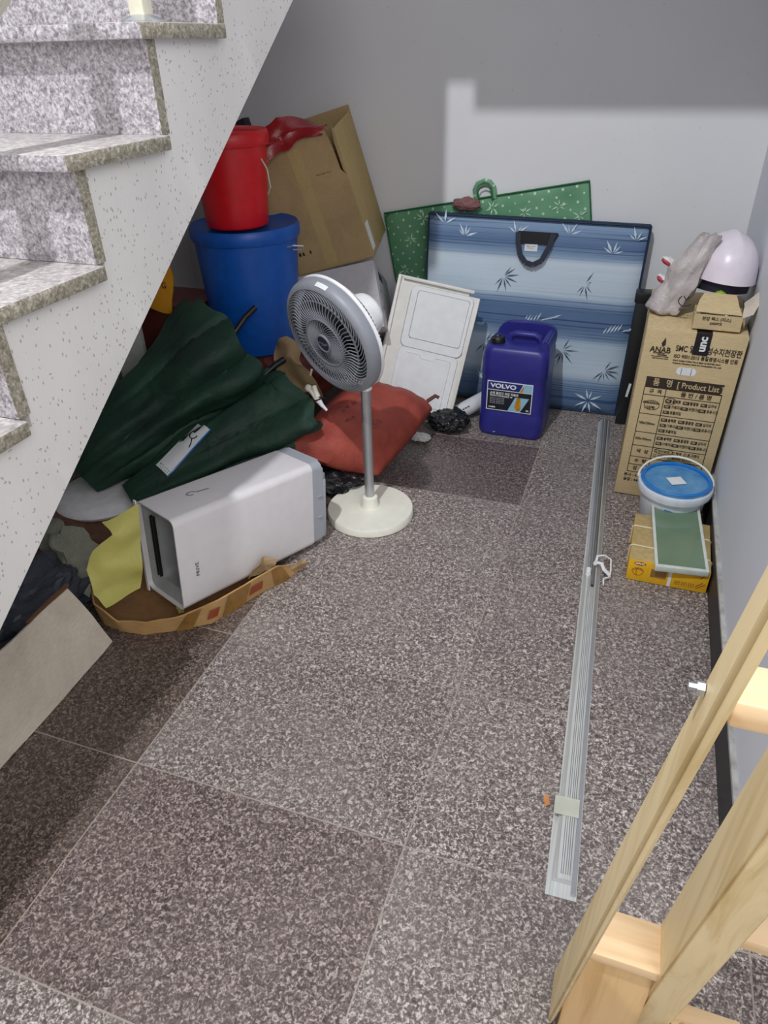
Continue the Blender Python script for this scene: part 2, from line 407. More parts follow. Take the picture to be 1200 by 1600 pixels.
def blob(name, c, r, mat, parent=None, amp=.25, sc=3, seed=0, sub=4, flatz=None, cut=None):
    bm = bmesh.new(); bmesh.ops.create_icosphere(bm, subdivisions=sub, radius=1)
    for q in bm.verts:
        d = q.co.copy()
        n1 = noise.noise(d*sc+Vector((seed*3.1, seed, 0))); n2 = abs(noise.noise(d*sc*2.3+Vector((0, seed*2.7, 5))))
        q.co = d*(1+amp*n1+amp*.8*(n2-.25))
        q.co = Vector((q.co.x*r[0], q.co.y*r[1], q.co.z*r[2]))
        if flatz is not None and q.co.z < flatz: q.co.z = flatz
    bmesh.ops.translate(bm, vec=Vector(c), verts=bm.verts)
    return mesh_obj(name, bm, mat, parent, smooth=True)
def sheet(name, grid, mat, parent=None, th=.001, amp=0, sc=8, seed=0, sub=6, smooth=True):
    """bilinear patch through a coarse grid of 3D points (rows of equal length), crumpled, given real thickness"""
    rows = len(grid); cols = len(grid[0]); bm = bmesh.new()
    R_ = (rows-1)*sub; C_ = (cols-1)*sub; vv_ = []
    for i in range(R_+1):
        a = min(i//sub, rows-2); fa = i/sub-a; row = []
        for j in range(C_+1):
            b = min(j//sub, cols-2); fb = j/sub-b
            P = (Vector(grid[a][b])*(1-fa)*(1-fb)+Vector(grid[a+1][b])*fa*(1-fb)+Vector(grid[a][b+1])*(1-fa)*fb+Vector(grid[a+1][b+1])*fa*fb)
            row.append(P)
        vv_.append(row)
    for i in range(R_+1):
        for j in range(C_+1):
            P = vv_[i][j]
            if amp:
                s = Vector((seed, seed*1.7, 0)); P = P+Vector((noise.noise(P*sc+s), noise.noise(P*sc+s+Vector((9, 0, 0))), noise.noise(P*sc+s+Vector((0, 9, 0)))))*amp
            vv_[i][j] = bm.verts.new(P)
    for i in range(R_):
        for j in range(C_): bm.faces.new((vv_[i][j], vv_[i][j+1], vv_[i+1][j+1], vv_[i+1][j]))
    bm.normal_update()
    g = bmesh.ops.solidify(bm, geom=bm.faces[:], thickness=th)
    return mesh_obj(name, bm, mat, parent, smooth=smooth)

# ================================================================== SETTING
XW, YW = .630, 2.329
XL = -1.86
def slab(name, lo, hi, mat):
    c = [(a+b)/2 for a, b in zip(lo, hi)]; d = [b-a for a, b in zip(lo, hi)]
    return struct(bx(name, c, d, mat))
slab('floor', (-3.2, -3.4, -.1), (.95, YW+.15, 0), M['floor'])
slab('wall_back', (XL-.15, YW, 0), (XW+.15, YW+.15, 3.6), M['wall'])
slab('wall_right', (XW, .02, .118), (XW+.15, YW, 3.6), M['wallr'])
slab('wall_left', (XL-.15, -1.3, 0), (XL, YW, 3.6), M['wall'])
slab('baseboard_right', (.618, .02, 0), (XW+.15, YW, .108), M['rubber'])
slab('trim_1', (.6185, .02, .108), (XW+.15, YW, .118), M['ledge'])
# unseen landing slab above plus two added blockers, shaped to shade the back wall
slab('ceiling', (-.47, 1.30, 2.005), (XW, YW, 2.2), M['wall'])
slab('shade_beam', (-.698, 1.30, 1.52), (-.549, 1.45, 2.2), M['wall'])  # added unseen blocker, bounds the lit wall patch on the left
slab('shade_slab', (-.549, 1.30, 2.072), (-.47, YW, 2.2), M['wall'])  # added unseen blocker, cuts the notch in the wall shadow

# ================================================================== STAIRCASE
st = thing('staircase', 'speckled white staircase with pale granite treads, rising along the left side of the storage nook', 'staircase')
XS, Y0, Z0, dY, dZ = -.70, .024, .875, .2782, .1889
XE = XL+.001
poly = []
ks = list(range(-4, 8))
for kk in ks:
    y = Y0+(kk-1)*dY+.028; poly.append((y, Z0+(kk-1)*dZ-.027)); poly.append((y, Z0+kk*dZ-.027))
yl = Y0+ks[-1]*dY; poly.append((yl, Z0+ks[-1]*dZ-.027))
poly.append((yl, .648+.67*yl)); poly.append((-.967, .0)); poly.append((poly[0][0], 0.0))
poly[0] = (poly[0][0], .001)
bm = bmesh.new(); prism(bm, poly, 0, XS, XE); mesh_obj('stringer', bm, M['stairpaint'], st)
for kk in ks:
    yk = Y0+(kk-1)*dY; zt = Z0+kk*dZ            # riser foot is tread kk-1's top
    if kk > ks[0]:
        bm = bmesh.new(); g = box(bm, (0, 0, 0), (XS+.006-XE, .028, dZ-.027), 0)
        for f in bm.faces: f.material_index = 1 if abs(f.normal.x) > .5 else 0
        bmesh.ops.translate(bm, vec=((XS+.006+XE)/2, yk+.014, zt-.027-(dZ-.027)/2), verts=bm.verts)
        bm.normal_update()
        for f in bm.faces: f.material_index = 1 if abs(f.normal.x) > .5 else 0
        mesh_obj('riser', bm, None, st, mats=[M['gran_riser'], M['gran_side']])
    bm = bmesh.new()
    box(bm, ((XS+.025+XE)/2, (yk-.038+yk+dY)/2, zt-.0135), (XS+.025-XE, dY+.038, .027), .003, 2)
    bm.normal_update()
    for f in bm.faces:
        f.material_index = 1 if f.normal.x > .6 else (0 if f.normal.y < -.5 else 2)
    mesh_obj('tread', bm, None, st, mats=[M['gran_riser'], M['gran_side'], M['gran_tread']], smooth=True)
rl = thing('stair_railing', 'ivory metal stair railing with a post on a chrome flange, on the granite treads', 'railing', (-.745, .655, 1.442))
bx('post', (0, 0, .30), (.034, .034, .60), M['ivory_steel'], rl, .004)
lt('flange', [(0, .001), (.040, .001), (.042, .004), (.032, .010), (.020, .014), (0, .014)], M['chrome'], rl)
bm = bmesh.new(); d = Vector((0, .828, .561))
a = Vector((-.79, .66, 1.69+.02)); b_ = Vector((-.79, -1.0, 1.69+.02-1.66*.679))
tube(bm, [b_, a+d*.3], .030, 4); bmesh.ops.translate(bm, vec=-Vector((-.745, .655, 1.442)), verts=bm.verts)
mesh_obj('handrail', bm, M['ivory_steel'], rl)

# ================================================================== FAN
fan = thing('pedestal_fan', 'grey and white pedestal fan with round cream base, standing before the red sack', 'fan', (-.497, 1.158, 0))
lt('base', [(0, .004), (.140, .004), (.146, 0), (.1525, .003), (.1525, .024), (.149, .030), (.06, .0325), (.035, .036), (.029, .045), (.027, .074), (.0215, .078), (0, .078)], M['offwhite'], fan, 72)
lt('base_pad', [(0, 0), (.140, 0), (.140, .004), (0, .004)], M['black_pl'], fan, 48)
lt('pole', [(0, .078), (.0165, .078), (.0165, .480), (0, .480)], M['silver'], fan, 32)
lt('neck', [(.0, .478), (.0205, .478), (.0215, .502), (.019, .506), (.017, .58), (.020, .64), (0, .65)], M['white'], fan, 32)
yaw, pt = math.radians(-115.5), math.radians(-14.5)
nrm = Vector((math.cos(yaw)*math.cos(pt), math.sin(yaw)*math.cos(pt), math.sin(pt)))
Mh = nrm.to_track_quat('Z', 'Y').to_matrix().to_4x4(); Mh = Mh @ Matrix.Scale(1.06, 4); Mh.translation = Vector((-.006, .004, .710))
RF = .170
def HL(name, prof, mat, n=72, close=False):
    return lt(name, prof, mat, fan, n, Mh, close)
HL('motor_housing', [(0, -.040), (.045, -.040), (.057, -.032), (.062, -.018), (.064, .045), (.070, .052)], M['white'], 64)
# rear guard: white slotted bowl
bm = bmesh.new()
nb = 84
for i in range(nb):
    a = 2*PI*i/nb; pts = []
    for s in range(9):
        t = s/8; r = .064+(RF-.066)*t; z = .045+.018*t+.030*t**4
        aa = a+.25*t; pts.append((r*math.cos(aa), r*math.sin(aa), z))
    tube(bm, pts, .0019, 4, False)
lathe(bm, [(RF-.003, .090), (RF+.003, .092), (RF+.003, .101), (RF-.003, .103)], 96, close=True)
lathe(bm, [(.118, .060), (.121, .064), (.118, .068)], 72, close=True)
bmesh.ops.transform(bm, matrix=Mh, verts=bm.verts)
mesh_obj('rear_guard', bm, M['white'], fan, smooth=True)
HL('guard_ring', [(RF+.001, .102), (RF+.0030, .108), (RF+.001, .124), (RF-.004, .134), (RF-.011, .139), (RF-.0165, .1405), (RF-.015, .136), (RF-.009, .128), (RF-.004, .118), (RF-.002, .102)], M['fan_grey'], 96, True)
def fz(r): return .140+.010*(1-(r/.150)**2)
bm = bmesh.new(); nb = 62
def ribbon(pts, wd, th):
    A = []
    for i, P in enumerate(pts):
        P = Vector(P); t = (Vector(pts[min(i+1, len(pts)-1)])-Vector(pts[max(i-1, 0)])).normalized(); s = t.cross(Vector((0, 0, 1))).normalized()*wd/2
        A.append([bm.verts.new(P+s), bm.verts.new(P-s), bm.verts.new(P-s-Vector((0, 0, th))), bm.verts.new(P+s-Vector((0, 0, th)))])
    for a, b in zip(A, A[1:]):
        for j in range(4): bm.faces.new((a[j], a[(j+1) % 4], b[(j+1) % 4], b[j]))
    bm.faces.new(A[0]); bm.faces.new(A[-1][::-1])
for i in range(nb):
    a = 2*PI*i/nb
    ribbon([((.070+.0845*t)*math.cos(a+.50*(t**1.3)+.10*math.sin(PI*2*t)), (.070+.0845*t)*math.sin(a+.50*(t**1.3)+.10*math.sin(PI*2*t)), fz(.070+.0845*t)) for t in [s/10 for s in range(11)]], .0019, .0026)
for i in range(46):
    a = 2*PI*i/46
    ribbon([((.026+.044*t)*math.cos(a-.5*t), (.026+.044*t)*math.sin(a-.5*t), fz(.026+.044*t)) for t in [s/6 for s in range(7)]], .0014, .0028)
lathe(bm, [(.069, fz(.07)+.001), (.072, fz(.07)+.001), (.072, fz(.07)-.009), (.069, fz(.07)-.009)], 72, close=True)
lathe(bm, [(.118, fz(.12)-.004), (.1205, fz(.12)-.004), (.1205, fz(.12)-.009), (.118, fz(.12)-.009)], 72, close=True)
bmesh.ops.transform(bm, matrix=Mh, verts=bm.verts)
mesh_obj('front_grille', bm, M['fan_grey'], fan)
hb = HL('hub_badge', [(0, fz(0)+.003), (.022, fz(0)+.003), (.023, fz(0)+.002), (.023, fz(0)-.012), (0, fz(0)-.012)], M['navy'], 40)
HL('badge_rim', [(.0225, fz(0)+.004), (.0265, fz(0)+.004), (.0265, fz(0)-.01), (.0225, fz(0)-.01)], M['fan_grey'], 40, True)
bm = bmesh.new()
for i, (wd_, ht_) in enumerate(((.006, .0045), (.002, .005), (.0045, .0035), (.0045, .0045), (.004, .0035), (.0045, .0045))): box(bm, (-.014+i*.0056, .0015*math.sin(i), 0), (wd_*.8, ht_, .0005))
box(bm, (.001, .0058, 0), (.018, .0012, .0005), rot=(0, 0, .08))
bmesh.ops.rotate(bm, matrix=Matrix.Rotation(PI, 3, 'Z'), verts=bm.verts)
bmesh.ops.translate(bm, vec=(0, 0, fz(0)+.0035), verts=bm.verts); bmesh.ops.transform(bm, matrix=Mh, verts=bm.verts)
mesh_obj('badge_lettering', bm, M['silver'], fan)
for i in range(5):
    bm = bmesh.new(); a0 = 2*PI*i/5; G = []
    for s in range(7):
        r = .028+.118*s/6; row = []
        for j in range(7):
            t = j/6; a = a0+(t-.5)*1.0+.35*s/6
            row.append(bm.verts.new((r*math.cos(a), r*math.sin(a), .098+.030*(t-.5)*(1-.3*s/6))))
        G.append(row)
    for s in range(6):
        for j in range(6): bm.faces.new((G[s][j], G[s][j+1], G[s+1][j+1], G[s+1][j]))
    bm.normal_update(); bmesh.ops.solidify(bm, geom=bm.faces[:], thickness=.002)
    bmesh.ops.transform(bm, matrix=Mh, verts=bm.verts); mesh_obj('blade', bm, M['fan_blade'], fan, smooth=True)
HL('blade_hub', [(0, .080), (.034, .080), (.034, .118), (.025, .126), (0, .128)], M['fan_dark'], 40)
HL('baffle', [(0, .066), (.150, .078), (.150, .075), (0, .063)], M['fan_dark'], 64)
bm = bmesh.new()
upl = (Mh.to_3x3().inverted() @ Vector((0, 0, 1))); a0 = math.atan2(upl.y, upl.x)-.30
for i in range(8):
    a, b = a0+.03*i, a0+.03*(i+1); q = [(RF+.0012, .1215, a), (RF+.0012, .1215, b), (RF-.0035, .1345, b), (RF-.0035, .1345, a)]
    bm.faces.new([bm.verts.new(((r+.0012)*math.cos(t), (r+.0012)*math.sin(t), z+.001)) for r, z, t in q])
bmesh.ops.remove_doubles(bm, verts=bm.verts, dist=1e-5); bm.normal_update(); bmesh.ops.solidify(bm, geom=bm.faces[:], thickness=.0006)
bmesh.ops.transform(bm, matrix=Mh, verts=bm.verts)
mesh_obj('sticker', bm, M['labelwhite'], fan)

# ================================================================== PURIFIER-LIKE APPLIANCE lying on its side
pe = (-.0259, .0962, 1.1713); pc = Vector((-.7732, .7419, .1781)); PD = (.548, .185, .294)
pur = thing('white_appliance', 'white boxy lettered appliance with grey end cap, lying on its side in the cardboard tray', 'appliance', pc, pe)
L2, W2, H2 = PD[0]/2, PD[1]/2, PD[2]/2
def shell(bm, x0, x1, w_, h_, r, th, open0=True):
    o = rrect(w_, h_, r, 7); i_ = rrect(w_-2*th, h_-2*th, max(r-th, .002), 7)
    A = [[bm.verts.new((x, p[0], p[1])) for p in q] for x, q in ((x0, o), (x1, o), (x0, i_), (x1-.02, i_))]
    n = len(o)
    for j in range(n):
        l = (j+1) % n
        bm.faces.new((A[0][j], A[0][l], A[1][l], A[1][j])); bm.faces.new((A[2][j], A[3][j], A[3][l], A[2][l])); bm.faces.new((A[0][j], A[2][j], A[2][l], A[0][l]))
    bm.faces.new(A[1]); bm.faces.new(A[3][::-1])
bm = bmesh.new(); shell(bm, -L2, L2-.045, PD[1], PD[2], .022, .004); mesh_obj('casing', bm, M['purifier'], pur, smooth=True)
bm = bmesh.new(); o_ = rrect(PD[1]-.001, PD[2]-.001, .024, 7); prism(bm, o_, 0, L2-.045, L2)
g = [e for e in bm.edges if abs(e.verts[0].co.x-L2) < 1e-5 and abs(e.verts[1].co.x-L2) < 1e-5]
bmesh.ops.bevel(bm, geom=g, offset=.006, segments=2, affect='EDGES'); mesh_obj('end_cap', bm, M['pur_grey'], pur, smooth=True)
bm = bmesh.new(); box(bm, (L2+.0085, -W2+.014, -.018), (.017, .010, .235), .002); box(bm, (L2+.006, -W2+.004, -.018), (.012, .008, .20), .002)
for zz in (-.045, .03): box(bm, (L2-.016, -W2-.002, zz), (.020, .004, .006), .001)
mesh_obj('bracket', bm, M['pur_grey'], pur, smooth=True)
bm = bmesh.new()   # recessed opening frame
o = rrect(PD[1]-.010, PD[2]-.010, .018, 6); i_ = rrect(PD[1]-.060, PD[2]-.075, .022, 6, cx_=-.004)
A = [bm.verts.new((-L2+.012, p[0], p[1])) for p in o]; B = [bm.verts.new((-L2+.030, p[0], p[1])) for p in i_]; C_ = [bm.verts.new((-L2+.12, p[0], p[1])) for p in i_]
for j in range(len(o)):
    l = (j+1) % len(o); bm.faces.new((A[j], A[l], B[l], B[j])); bm.faces.new((B[j], B[l], C_[l], C_[j]))
mesh_obj('opening_frame', bm, M['pur_dark'], pur, smooth=True)
bm = bmesh.new(); prism(bm, rrect(PD[1]-.06, PD[2]-.075, .02, 6, cx_=-.004), 0, -L2+.118, -L2+.12); mesh_obj('inner_wall', bm, M['pur_in'], pur)
bm = bmesh.new()
for yy in (.048, .060): box(bm, (-L2+.022, yy, .0), (.010, .004, .20), .001)
mesh_obj('slot_rails', bm, M['black_pl'], pur)
# white door edge hanging at the open end
bm = bmesh.new(); box(bm, (-L2-.004, W2-.004, -.004), (.005, .012, PD[2]+.008), .001); mesh_obj('door_edge', bm, M['white'], pur)
text_obj('PRIVE', .015, M['ink'], pur, (-L2+.058, -W2-.0004, -.028), (PI/2, PI/2+PI, 0), 'lettering', 'CENTER').scale = (1.25, 1, 1)
bm = bmesh.new()
tube(bm, [(-L2+.13+.014*math.cos(t), .012+.010*math.sin(t), H2+.0003) for t in [i*.6 for i in range(9)]], .0035, 6, True, flat=.15)
tube(bm, [(-L2+.145, .010, H2+.0003), (-L2+.185, .004, H2+.0003)], .004, 6, True, flat=.12)
mesh_obj('glue_smear', bm, M['pur_dark'], pur)

# ================================================================== CARDBOARD TRAY under it
tray = thing('cardboard_tray', 'torn shallow cardboard tray under the white appliance, its rim mended with brown tape', 'cardboard tray', (-.9, .5, 0))
to = Vector((-.9, .5, 0))
bp = [(-1.16, .50), (-1.047, .378), (-.971, .365), (-.903, .376), (-.838, .408), (-.742, .475), (-.675, .625), (-.618, .731), (-.599, .788)]
tp = [(-1.17, .50, .085), (-1.052, .372, .078), (-.966, .358, .048), (-.882, .376, .050), (-.790, .418, .066), (-.722, .498, .074), (-.655, .640, .072), (-.628, .700, .072), (-.606, .775, .030)]
def wallsheet(name, bot, top, mat, par, org, th=.005, **kw):
    g = [[Vector((b[0], b[1], .0015))-org for b in bot], [(Vector((b[0], b[1], 0))+Vector(t))/2-org for b, t in zip(bot, top)], [Vector(t)-org for t in top]]
    return sheet(name, g, mat, par, th=th, **kw)
wallsheet('rim_wall', bp, tp, M['card_tray'], tray, to, amp=.003, sc=20, sub=5)
bm = bmesh.new(); pl = [bm.verts.new(Vector((x, y, .0035))-to) for x, y in [(-1.16, .50), (-1.047, .385), (-.971, .372), (-.903, .383), (-.838, .415), (-.742, .482), (-.68, .625), (-.75, .80), (-.95, .95), (-1.15, .75)]]
f = bm.faces.new(pl); bm.normal_update(); bmesh.ops.solidify(bm, geom=[f], thickness=.001); mesh_obj('bottom', bm, M['card_d'], tray)
def patch(name, i, j, mat, off=.0035, fz0=.0, fz1=1.0):
    g = []
    for fr in (fz0, (fz0+fz1)/2, fz1):
        row = []
        for q in (i, (i+j)/2, j):
            a = int(min(q, len(bp)-1.001)); t = q-a
            b_ = Vector((bp[a][0], bp[a][1], 0)).lerp(Vector((bp[a+1][0], bp[a+1][1], 0)), t); t_ = Vector(tp[a]).lerp(Vector(tp[a+1]), t)
            P = b_.lerp(t_, fr); P += Vector((.6, -.8, 0))*off*1.6; row.append(P-to)
        g.append(row)
    return sheet(name, g, mat, tray, th=.0005, sub=3)
patch('tape', 4.15, 4.55, M['tape'], .003); patch('tape', 5.25, 5.75, M['tape'], .003, 0, 1.02); patch('tape', 6.6, 7.2, M['tape'], .003)
patch('print_mark', 4.85, 5.1, M['maroon'], .0035, .3, .7); patch('print_mark', 5.8, 6.15, M['maroon'], .0035, .35, .75)
sheet('folded_tape', [[(.205, .13, .060), (.235, .16, .105)], [(.225, .175, .055), (.235, .185, .115)], [(.255, .20, .05), (.262, .21, .09)]], M['tan_paper'], tray, amp=.010, sc=30, sub=5)
sheet('folded_tape', [[(.265, .225, .02), (.285, .235, .050)], [(.29, .26, .006), (.315, .262, .052)], [(.305, .30, .006), (.335, .295, .03)]], M['tan_paper'], tray, amp=.012, sc=34, sub=6, seed=4)

# standing faded flap at the lower left
cf = thing('cardboard_sheet', 'faded creased cardboard sheet leaning beside the stairs, lower left corner', 'cardboard sheet', (-.97, .1, 0))
co_ = Vector((-.97, .1, 0))
g = [[Vector(p)-co_ for p in [(-.975, .323, .002), (-.967, .17, .002), (-.962, .02, .002), (-.958, -.16, .002), (-.955, -.42, .002)]],
     [Vector(p)-co_ for p in [(-1.000, .305, .11), (-.985, .13, .12), (-.975, -.02, .13), (-.965, -.18, .14), (-.955, -.45, .14)]],
     [Vector(p)-co_ for p in [(-1.022, .275, .222), (-1.000, .12, .235), (-.975, -.02, .262), (-.945, -.17, .272), (-.93, -.50, .27)]]]
sheet('panel', g, M['card_grey'], cf, th=.005, amp=.004, sc=9, sub=6)
tb('torn_edge', [Vector(p)-co_ for p in [(-1.022, .285, .226), (-1.015, .21, .232), (-1.002, .12, .238)]], .006, M['card_in'], cf, 5)

def draped(name, label, cat, c, r, mat, amp=.25, sc=3, seed=0, flatz=None, group=None):
    o = blob(name, (0, 0, 0), r, mat, None, amp, sc, seed, 5, flatz); o.location = c; return tag(o, label, cat, group)
draped('charcoal_tarp', 'crumpled charcoal tarpaulin behind the faded cardboard sheet', 'tarpaulin', (-1.20, .22, .08), (.15, .26, .11), M['dark_bag'], .30, 2.6, 3, -.078)
draped('brown_wrapping', 'crumpled dark brown wrapping lying between stair edge and cardboard tray', 'wrapping', (-1.40, .56, .045), (.24, .24, .055), M['brown_bag'], .22, 2.4, 5, -.043)
o = sheet('crumpled_paper', [[(-1.40, .62, .17), (-1.28, .56, .17), (-1.13, .55, .16)], [(-1.37, .53, .17), (-1.25, .47, .15), (-1.11, .45, .12)], [(-1.32, .50, .12), (-1.20, .42, .11), (-1.09, .38, .08)]], M['grey_paper'], None, amp=.035, sc=16, sub=7)
tag(o, 'crumpled grey paper below the round white disc', 'paper')
yp = sheet('yellow_paper', [[(-.900, .470, .382), (-.93, .45, .37), (-.985, .43, .345)], [(-.905, .46, .32), (-.935, .43, .31), (-.955, .41, .31)], [(-.905, .455, .25), (-.955, .41, .235), (-1.01, .35, .235)], [(-.912, .44, .175), (-.95, .40, .17), (-1.005, .34, .165)], [(-.92, .43, .125), (-.955, .39, .11), (-.99, .355, .10)]], M['yellow_paper'], None, amp=.022, sc=13, sub=6)
tag(yp, 'creased yellow wrapping paper hanging beside the open end of the white appliance', 'paper')
o = sheet('yellow_scrap', [[(-.852, .475, .012), (-.838, .485, .012)], [(-.845, .468, .045), (-.828, .480, .05)]], M['yellow_paper'], None, amp=.006, sc=50, sub=4)
tag(o, 'small yellow paper scrap under the lower edge of the white appliance', 'paper')
dz_ = lt('white_disc', [(0, .06), (.10, .062), (.150, .055), (.165, .040), (.160, .030), (0, .022)], M['white'], None, 64)
dz_.location = (-1.40, .875, .045); tag(dz_, 'round white disc lying under the narrow ends of the green parasols', 'disc')

# ================================================================== FOLDED PARASOLS
def parasol(apex, end, r0, r1, pleats, seed, label, flat=.8, ntip=True, tipoff=(0, 0, 0)):
    A, B = Vector(apex), Vector(end); ax = (B-A); Ln = ax.length; ax.normalize()
    root = thing('folded_parasol', label, 'parasol', A, group='folded green parasols under the stairs')
    side = ax.cross(Vector((0, 0, 1))).normalized(); upv = side.cross(ax)
    bm = bmesh.new(); n = 160; S = 36; rings = []
    for s in range(S+1):
        t = s/S; ring = []
        R0 = r0+(r1-r0)*(t**.8)
        if t > .96: R0 *= 1-(t-.96)*1.5
        for j in range(n):
            a = 2*PI*j/n
            tw = a*1+.5*t
            pl = abs(math.sin(tw*pleats/2))**.7; pl2 = .5+.5*math.sin(tw*pleats*1.5+seed)
            amp = .09+.15*t
            q = R0*(1-amp*.5+amp*pl+.06*pl2)
            nn = noise.noise(Vector((math.cos(a)*1.2+seed, math.sin(a)*1.2, t*3.2)))
            q *= 1+.24*nn+.05*noise.noise(Vector((math.cos(a)*4, math.sin(a)*4, t*6+seed)))
            le = t*Ln+(.05*noise.noise(Vector((math.cos(a)*2, math.sin(a)*2, seed+3))) if t > .9 else 0)
            ring.append(bm.verts.new(ax*le+side*math.cos(a)*q+upv*math.sin(a)*q*flat))
        rings.append(ring)
    for X_, Y_ in zip(rings, rings[1:]):
        for j in range(n): bm.faces.new((X_[j], X_[(j+1) % n], Y_[(j+1) % n], Y_[j]))
    # recessed open end
    inner = [bm.verts.new(q.co*1.0+(ax*Ln*.80-q.co)*.75) for q in rings[-1]]
    for j in range(n): bm.faces.new((rings[-1][j], rings[-1][(j+1) % n], inner[(j+1) % n], inner[j]))
    bm.faces.new(inner); bm.faces.new(rings[0][::-1])
    for q in bm.verts:
        if q.co.z+A.z < .02: q.co.z = .02-A.z
    mesh_obj('canopy', bm, M['green_tarp'], root, smooth=True)
    return root, ax, side, upv, Ln
pa, ax1, sd1, up1, L1 = parasol((-1.48, .88, .14), (-1.150, 1.44, .45), .08, .245, 8, 1.3, 'upper folded dark green parasol leaning against the blue tub under the stairs')
P0 = Vector((-1.47, .87, .13))
e1 = Vector((-1.055, 1.50, .575))-P0; tb('rib_tip', [e1-ax1*.15-up1*.03, e1-ax1*.05-up1*.003, e1+ax1*.005], .011, M['black_pl'], pa, 10)
pb, ax2, sd2, up2, L2_ = parasol((-1.27, .86, .10), (-.845, 1.36, .300), .06, .160, 6, 4.2, 'lower folded dark green parasol with a white care label, behind the white appliance')
P1 = Vector((-1.27, .86, .10))
e2 = Vector((-.925, 1.46, .425))-P1; tb('rib_tip', [e2-ax2*.16-up2*.03, e2-ax2*.05-up2*.003, e2+ax2*.01], .012, M['black_pl'], pb, 10)
tb('rib', [e2-ax2*.40-up2*.03, e2-ax2*.08-up2*.002], .006, M['green_tarp'], pb, 8)
# care label, laid on the canopy surface
from mathutils.bvhtree import BVHTree
cn = [c for c in pb.children if c.name.startswith('canopy')][0]
bvh = BVHTree.FromPolygons([q.co for q in cn.data.vertices], [tuple(p.vertices) for p in cn.data.polygons])
LN = Vector((.50, -.62, .60)).normalized()
LB, LU, LV = Vector((-1.18, .965, .133))-P1, Vector((.108, .145, .129)).normalized(), None
LV = (Vector((-.055, .02, .025))-LU*Vector((-.055, .02, .025)).dot(LU)).normalized()
def onc(u, v, off=.0025):
    P = LB+LU*u+LV*v; h = bvh.ray_cast(P+LN*.4, -LN, 1.0)
    return (h[0] if h[0] else P)+LN*off
def lsheet(name, u0, u1, v0, v1, mat, par, off, nu=14, nv=4):
    return sheet(name, [[onc(u0+(u1-u0)*i/nu, v0+(v1-v0)*j/nv, off) for i in range(nu+1)] for j in range(nv+1)], mat, par, th=.0008, sub=1)
clb = lsheet('care_label', 0, .215, 0, .062, M['labelwhite'], pb, .0035)
lsheet('label_border', -.002, .217, -.004, .001, M['rim_blue'], clb, .0042)
W3 = LU.cross(LV); W3 = W3 if W3.dot(LN) > 0 else -W3
LM = Matrix((LU, LV, W3)).transposed().to_4x4()
bm = bmesh.new()
for s_, sz_, du, dv in (('ㅡㅣㅡ ㅣ ㅁ', .011, .004, .006), ('ㅣㅡㅡ ㅣㅡ', .009, -.006, .012)):
    c = bpy.data.curves.new('t', 'FONT'); c.body = s_; c.size = sz_; c.extrude = .0002; c.align_y = 'CENTER'; c.offset = .0003
    o = bpy.data.objects.new('t', c); COL.objects.link(o); bpy.context.view_layer.update()
    me = bpy.data.meshes.new_from_object(o.evaluated_get(bpy.context.evaluated_depsgraph_get())); bpy.data.objects.remove(o, do_unlink=True)
    me.transform(Matrix.Rotation(PI/2, 4, 'Z'))
    for q in me.vertices:
        off = .0048+(q.co.z); u, v = q.co.x+du+.012, (q.co.y)*.9+.004; q.co = onc(u, v, off)
    bm.from_mesh(me)
mesh_obj('care_print', bm, M['inkblack'], clb)
bm = bmesh.new()
tube(bm, [onc(.165+.016*math.cos(t), .034+.014*math.sin(t), .0055) for t in [i*.5 for i in range(11)]], .0020, 6)
tube(bm, [onc(.150, .028, .0055), onc(.135, .018, .0055), onc(.12, .012, .0055)], .0020, 6)
mesh_obj('label_symbol', bm, M['inkblack'], clb)
# white plastic crank knob at the lower parasol
kn = thing('parasol_knob', 'cream plastic crank joint dangling at the end of the lower green parasol', 'knob', (-.755, 1.30, .375))
bm = bmesh.new(); bmesh.ops.create_uvsphere(bm, u_segments=20, v_segments=12, radius=.013, matrix=Matrix.Translation((-.014, 0, .014)))
tube(bm, [(-.014, 0, .014), (.004, -.004, -.004), (.020, -.004, -.024)], .009, 12, radii=[.009, .0075, .011]); tube(bm, [(.006, .004, .024), (.012, 0, .006), (.022, -.004, -.014)], .010, 12, radii=[.009, .0095, .011])
mesh_obj('joint', bm, M['offwhite'], kn, smooth=True)
tb('band', [(.021, -.004, -.022), (.023, -.005, -.0265)], .0125, M['black_pl'], kn, 16)
tb('cord_end', [(.022, -.004, -.024), (.036, -.006, -.042), (.056, -.008, -.060)], .007, M['white'], kn, 10, radii=[.012, .008, .0045])
bx('clip', (.002, .0, .075), (.007, .004, .026), M['offwhite'], kn, .001, rot=(0, .3, 0))

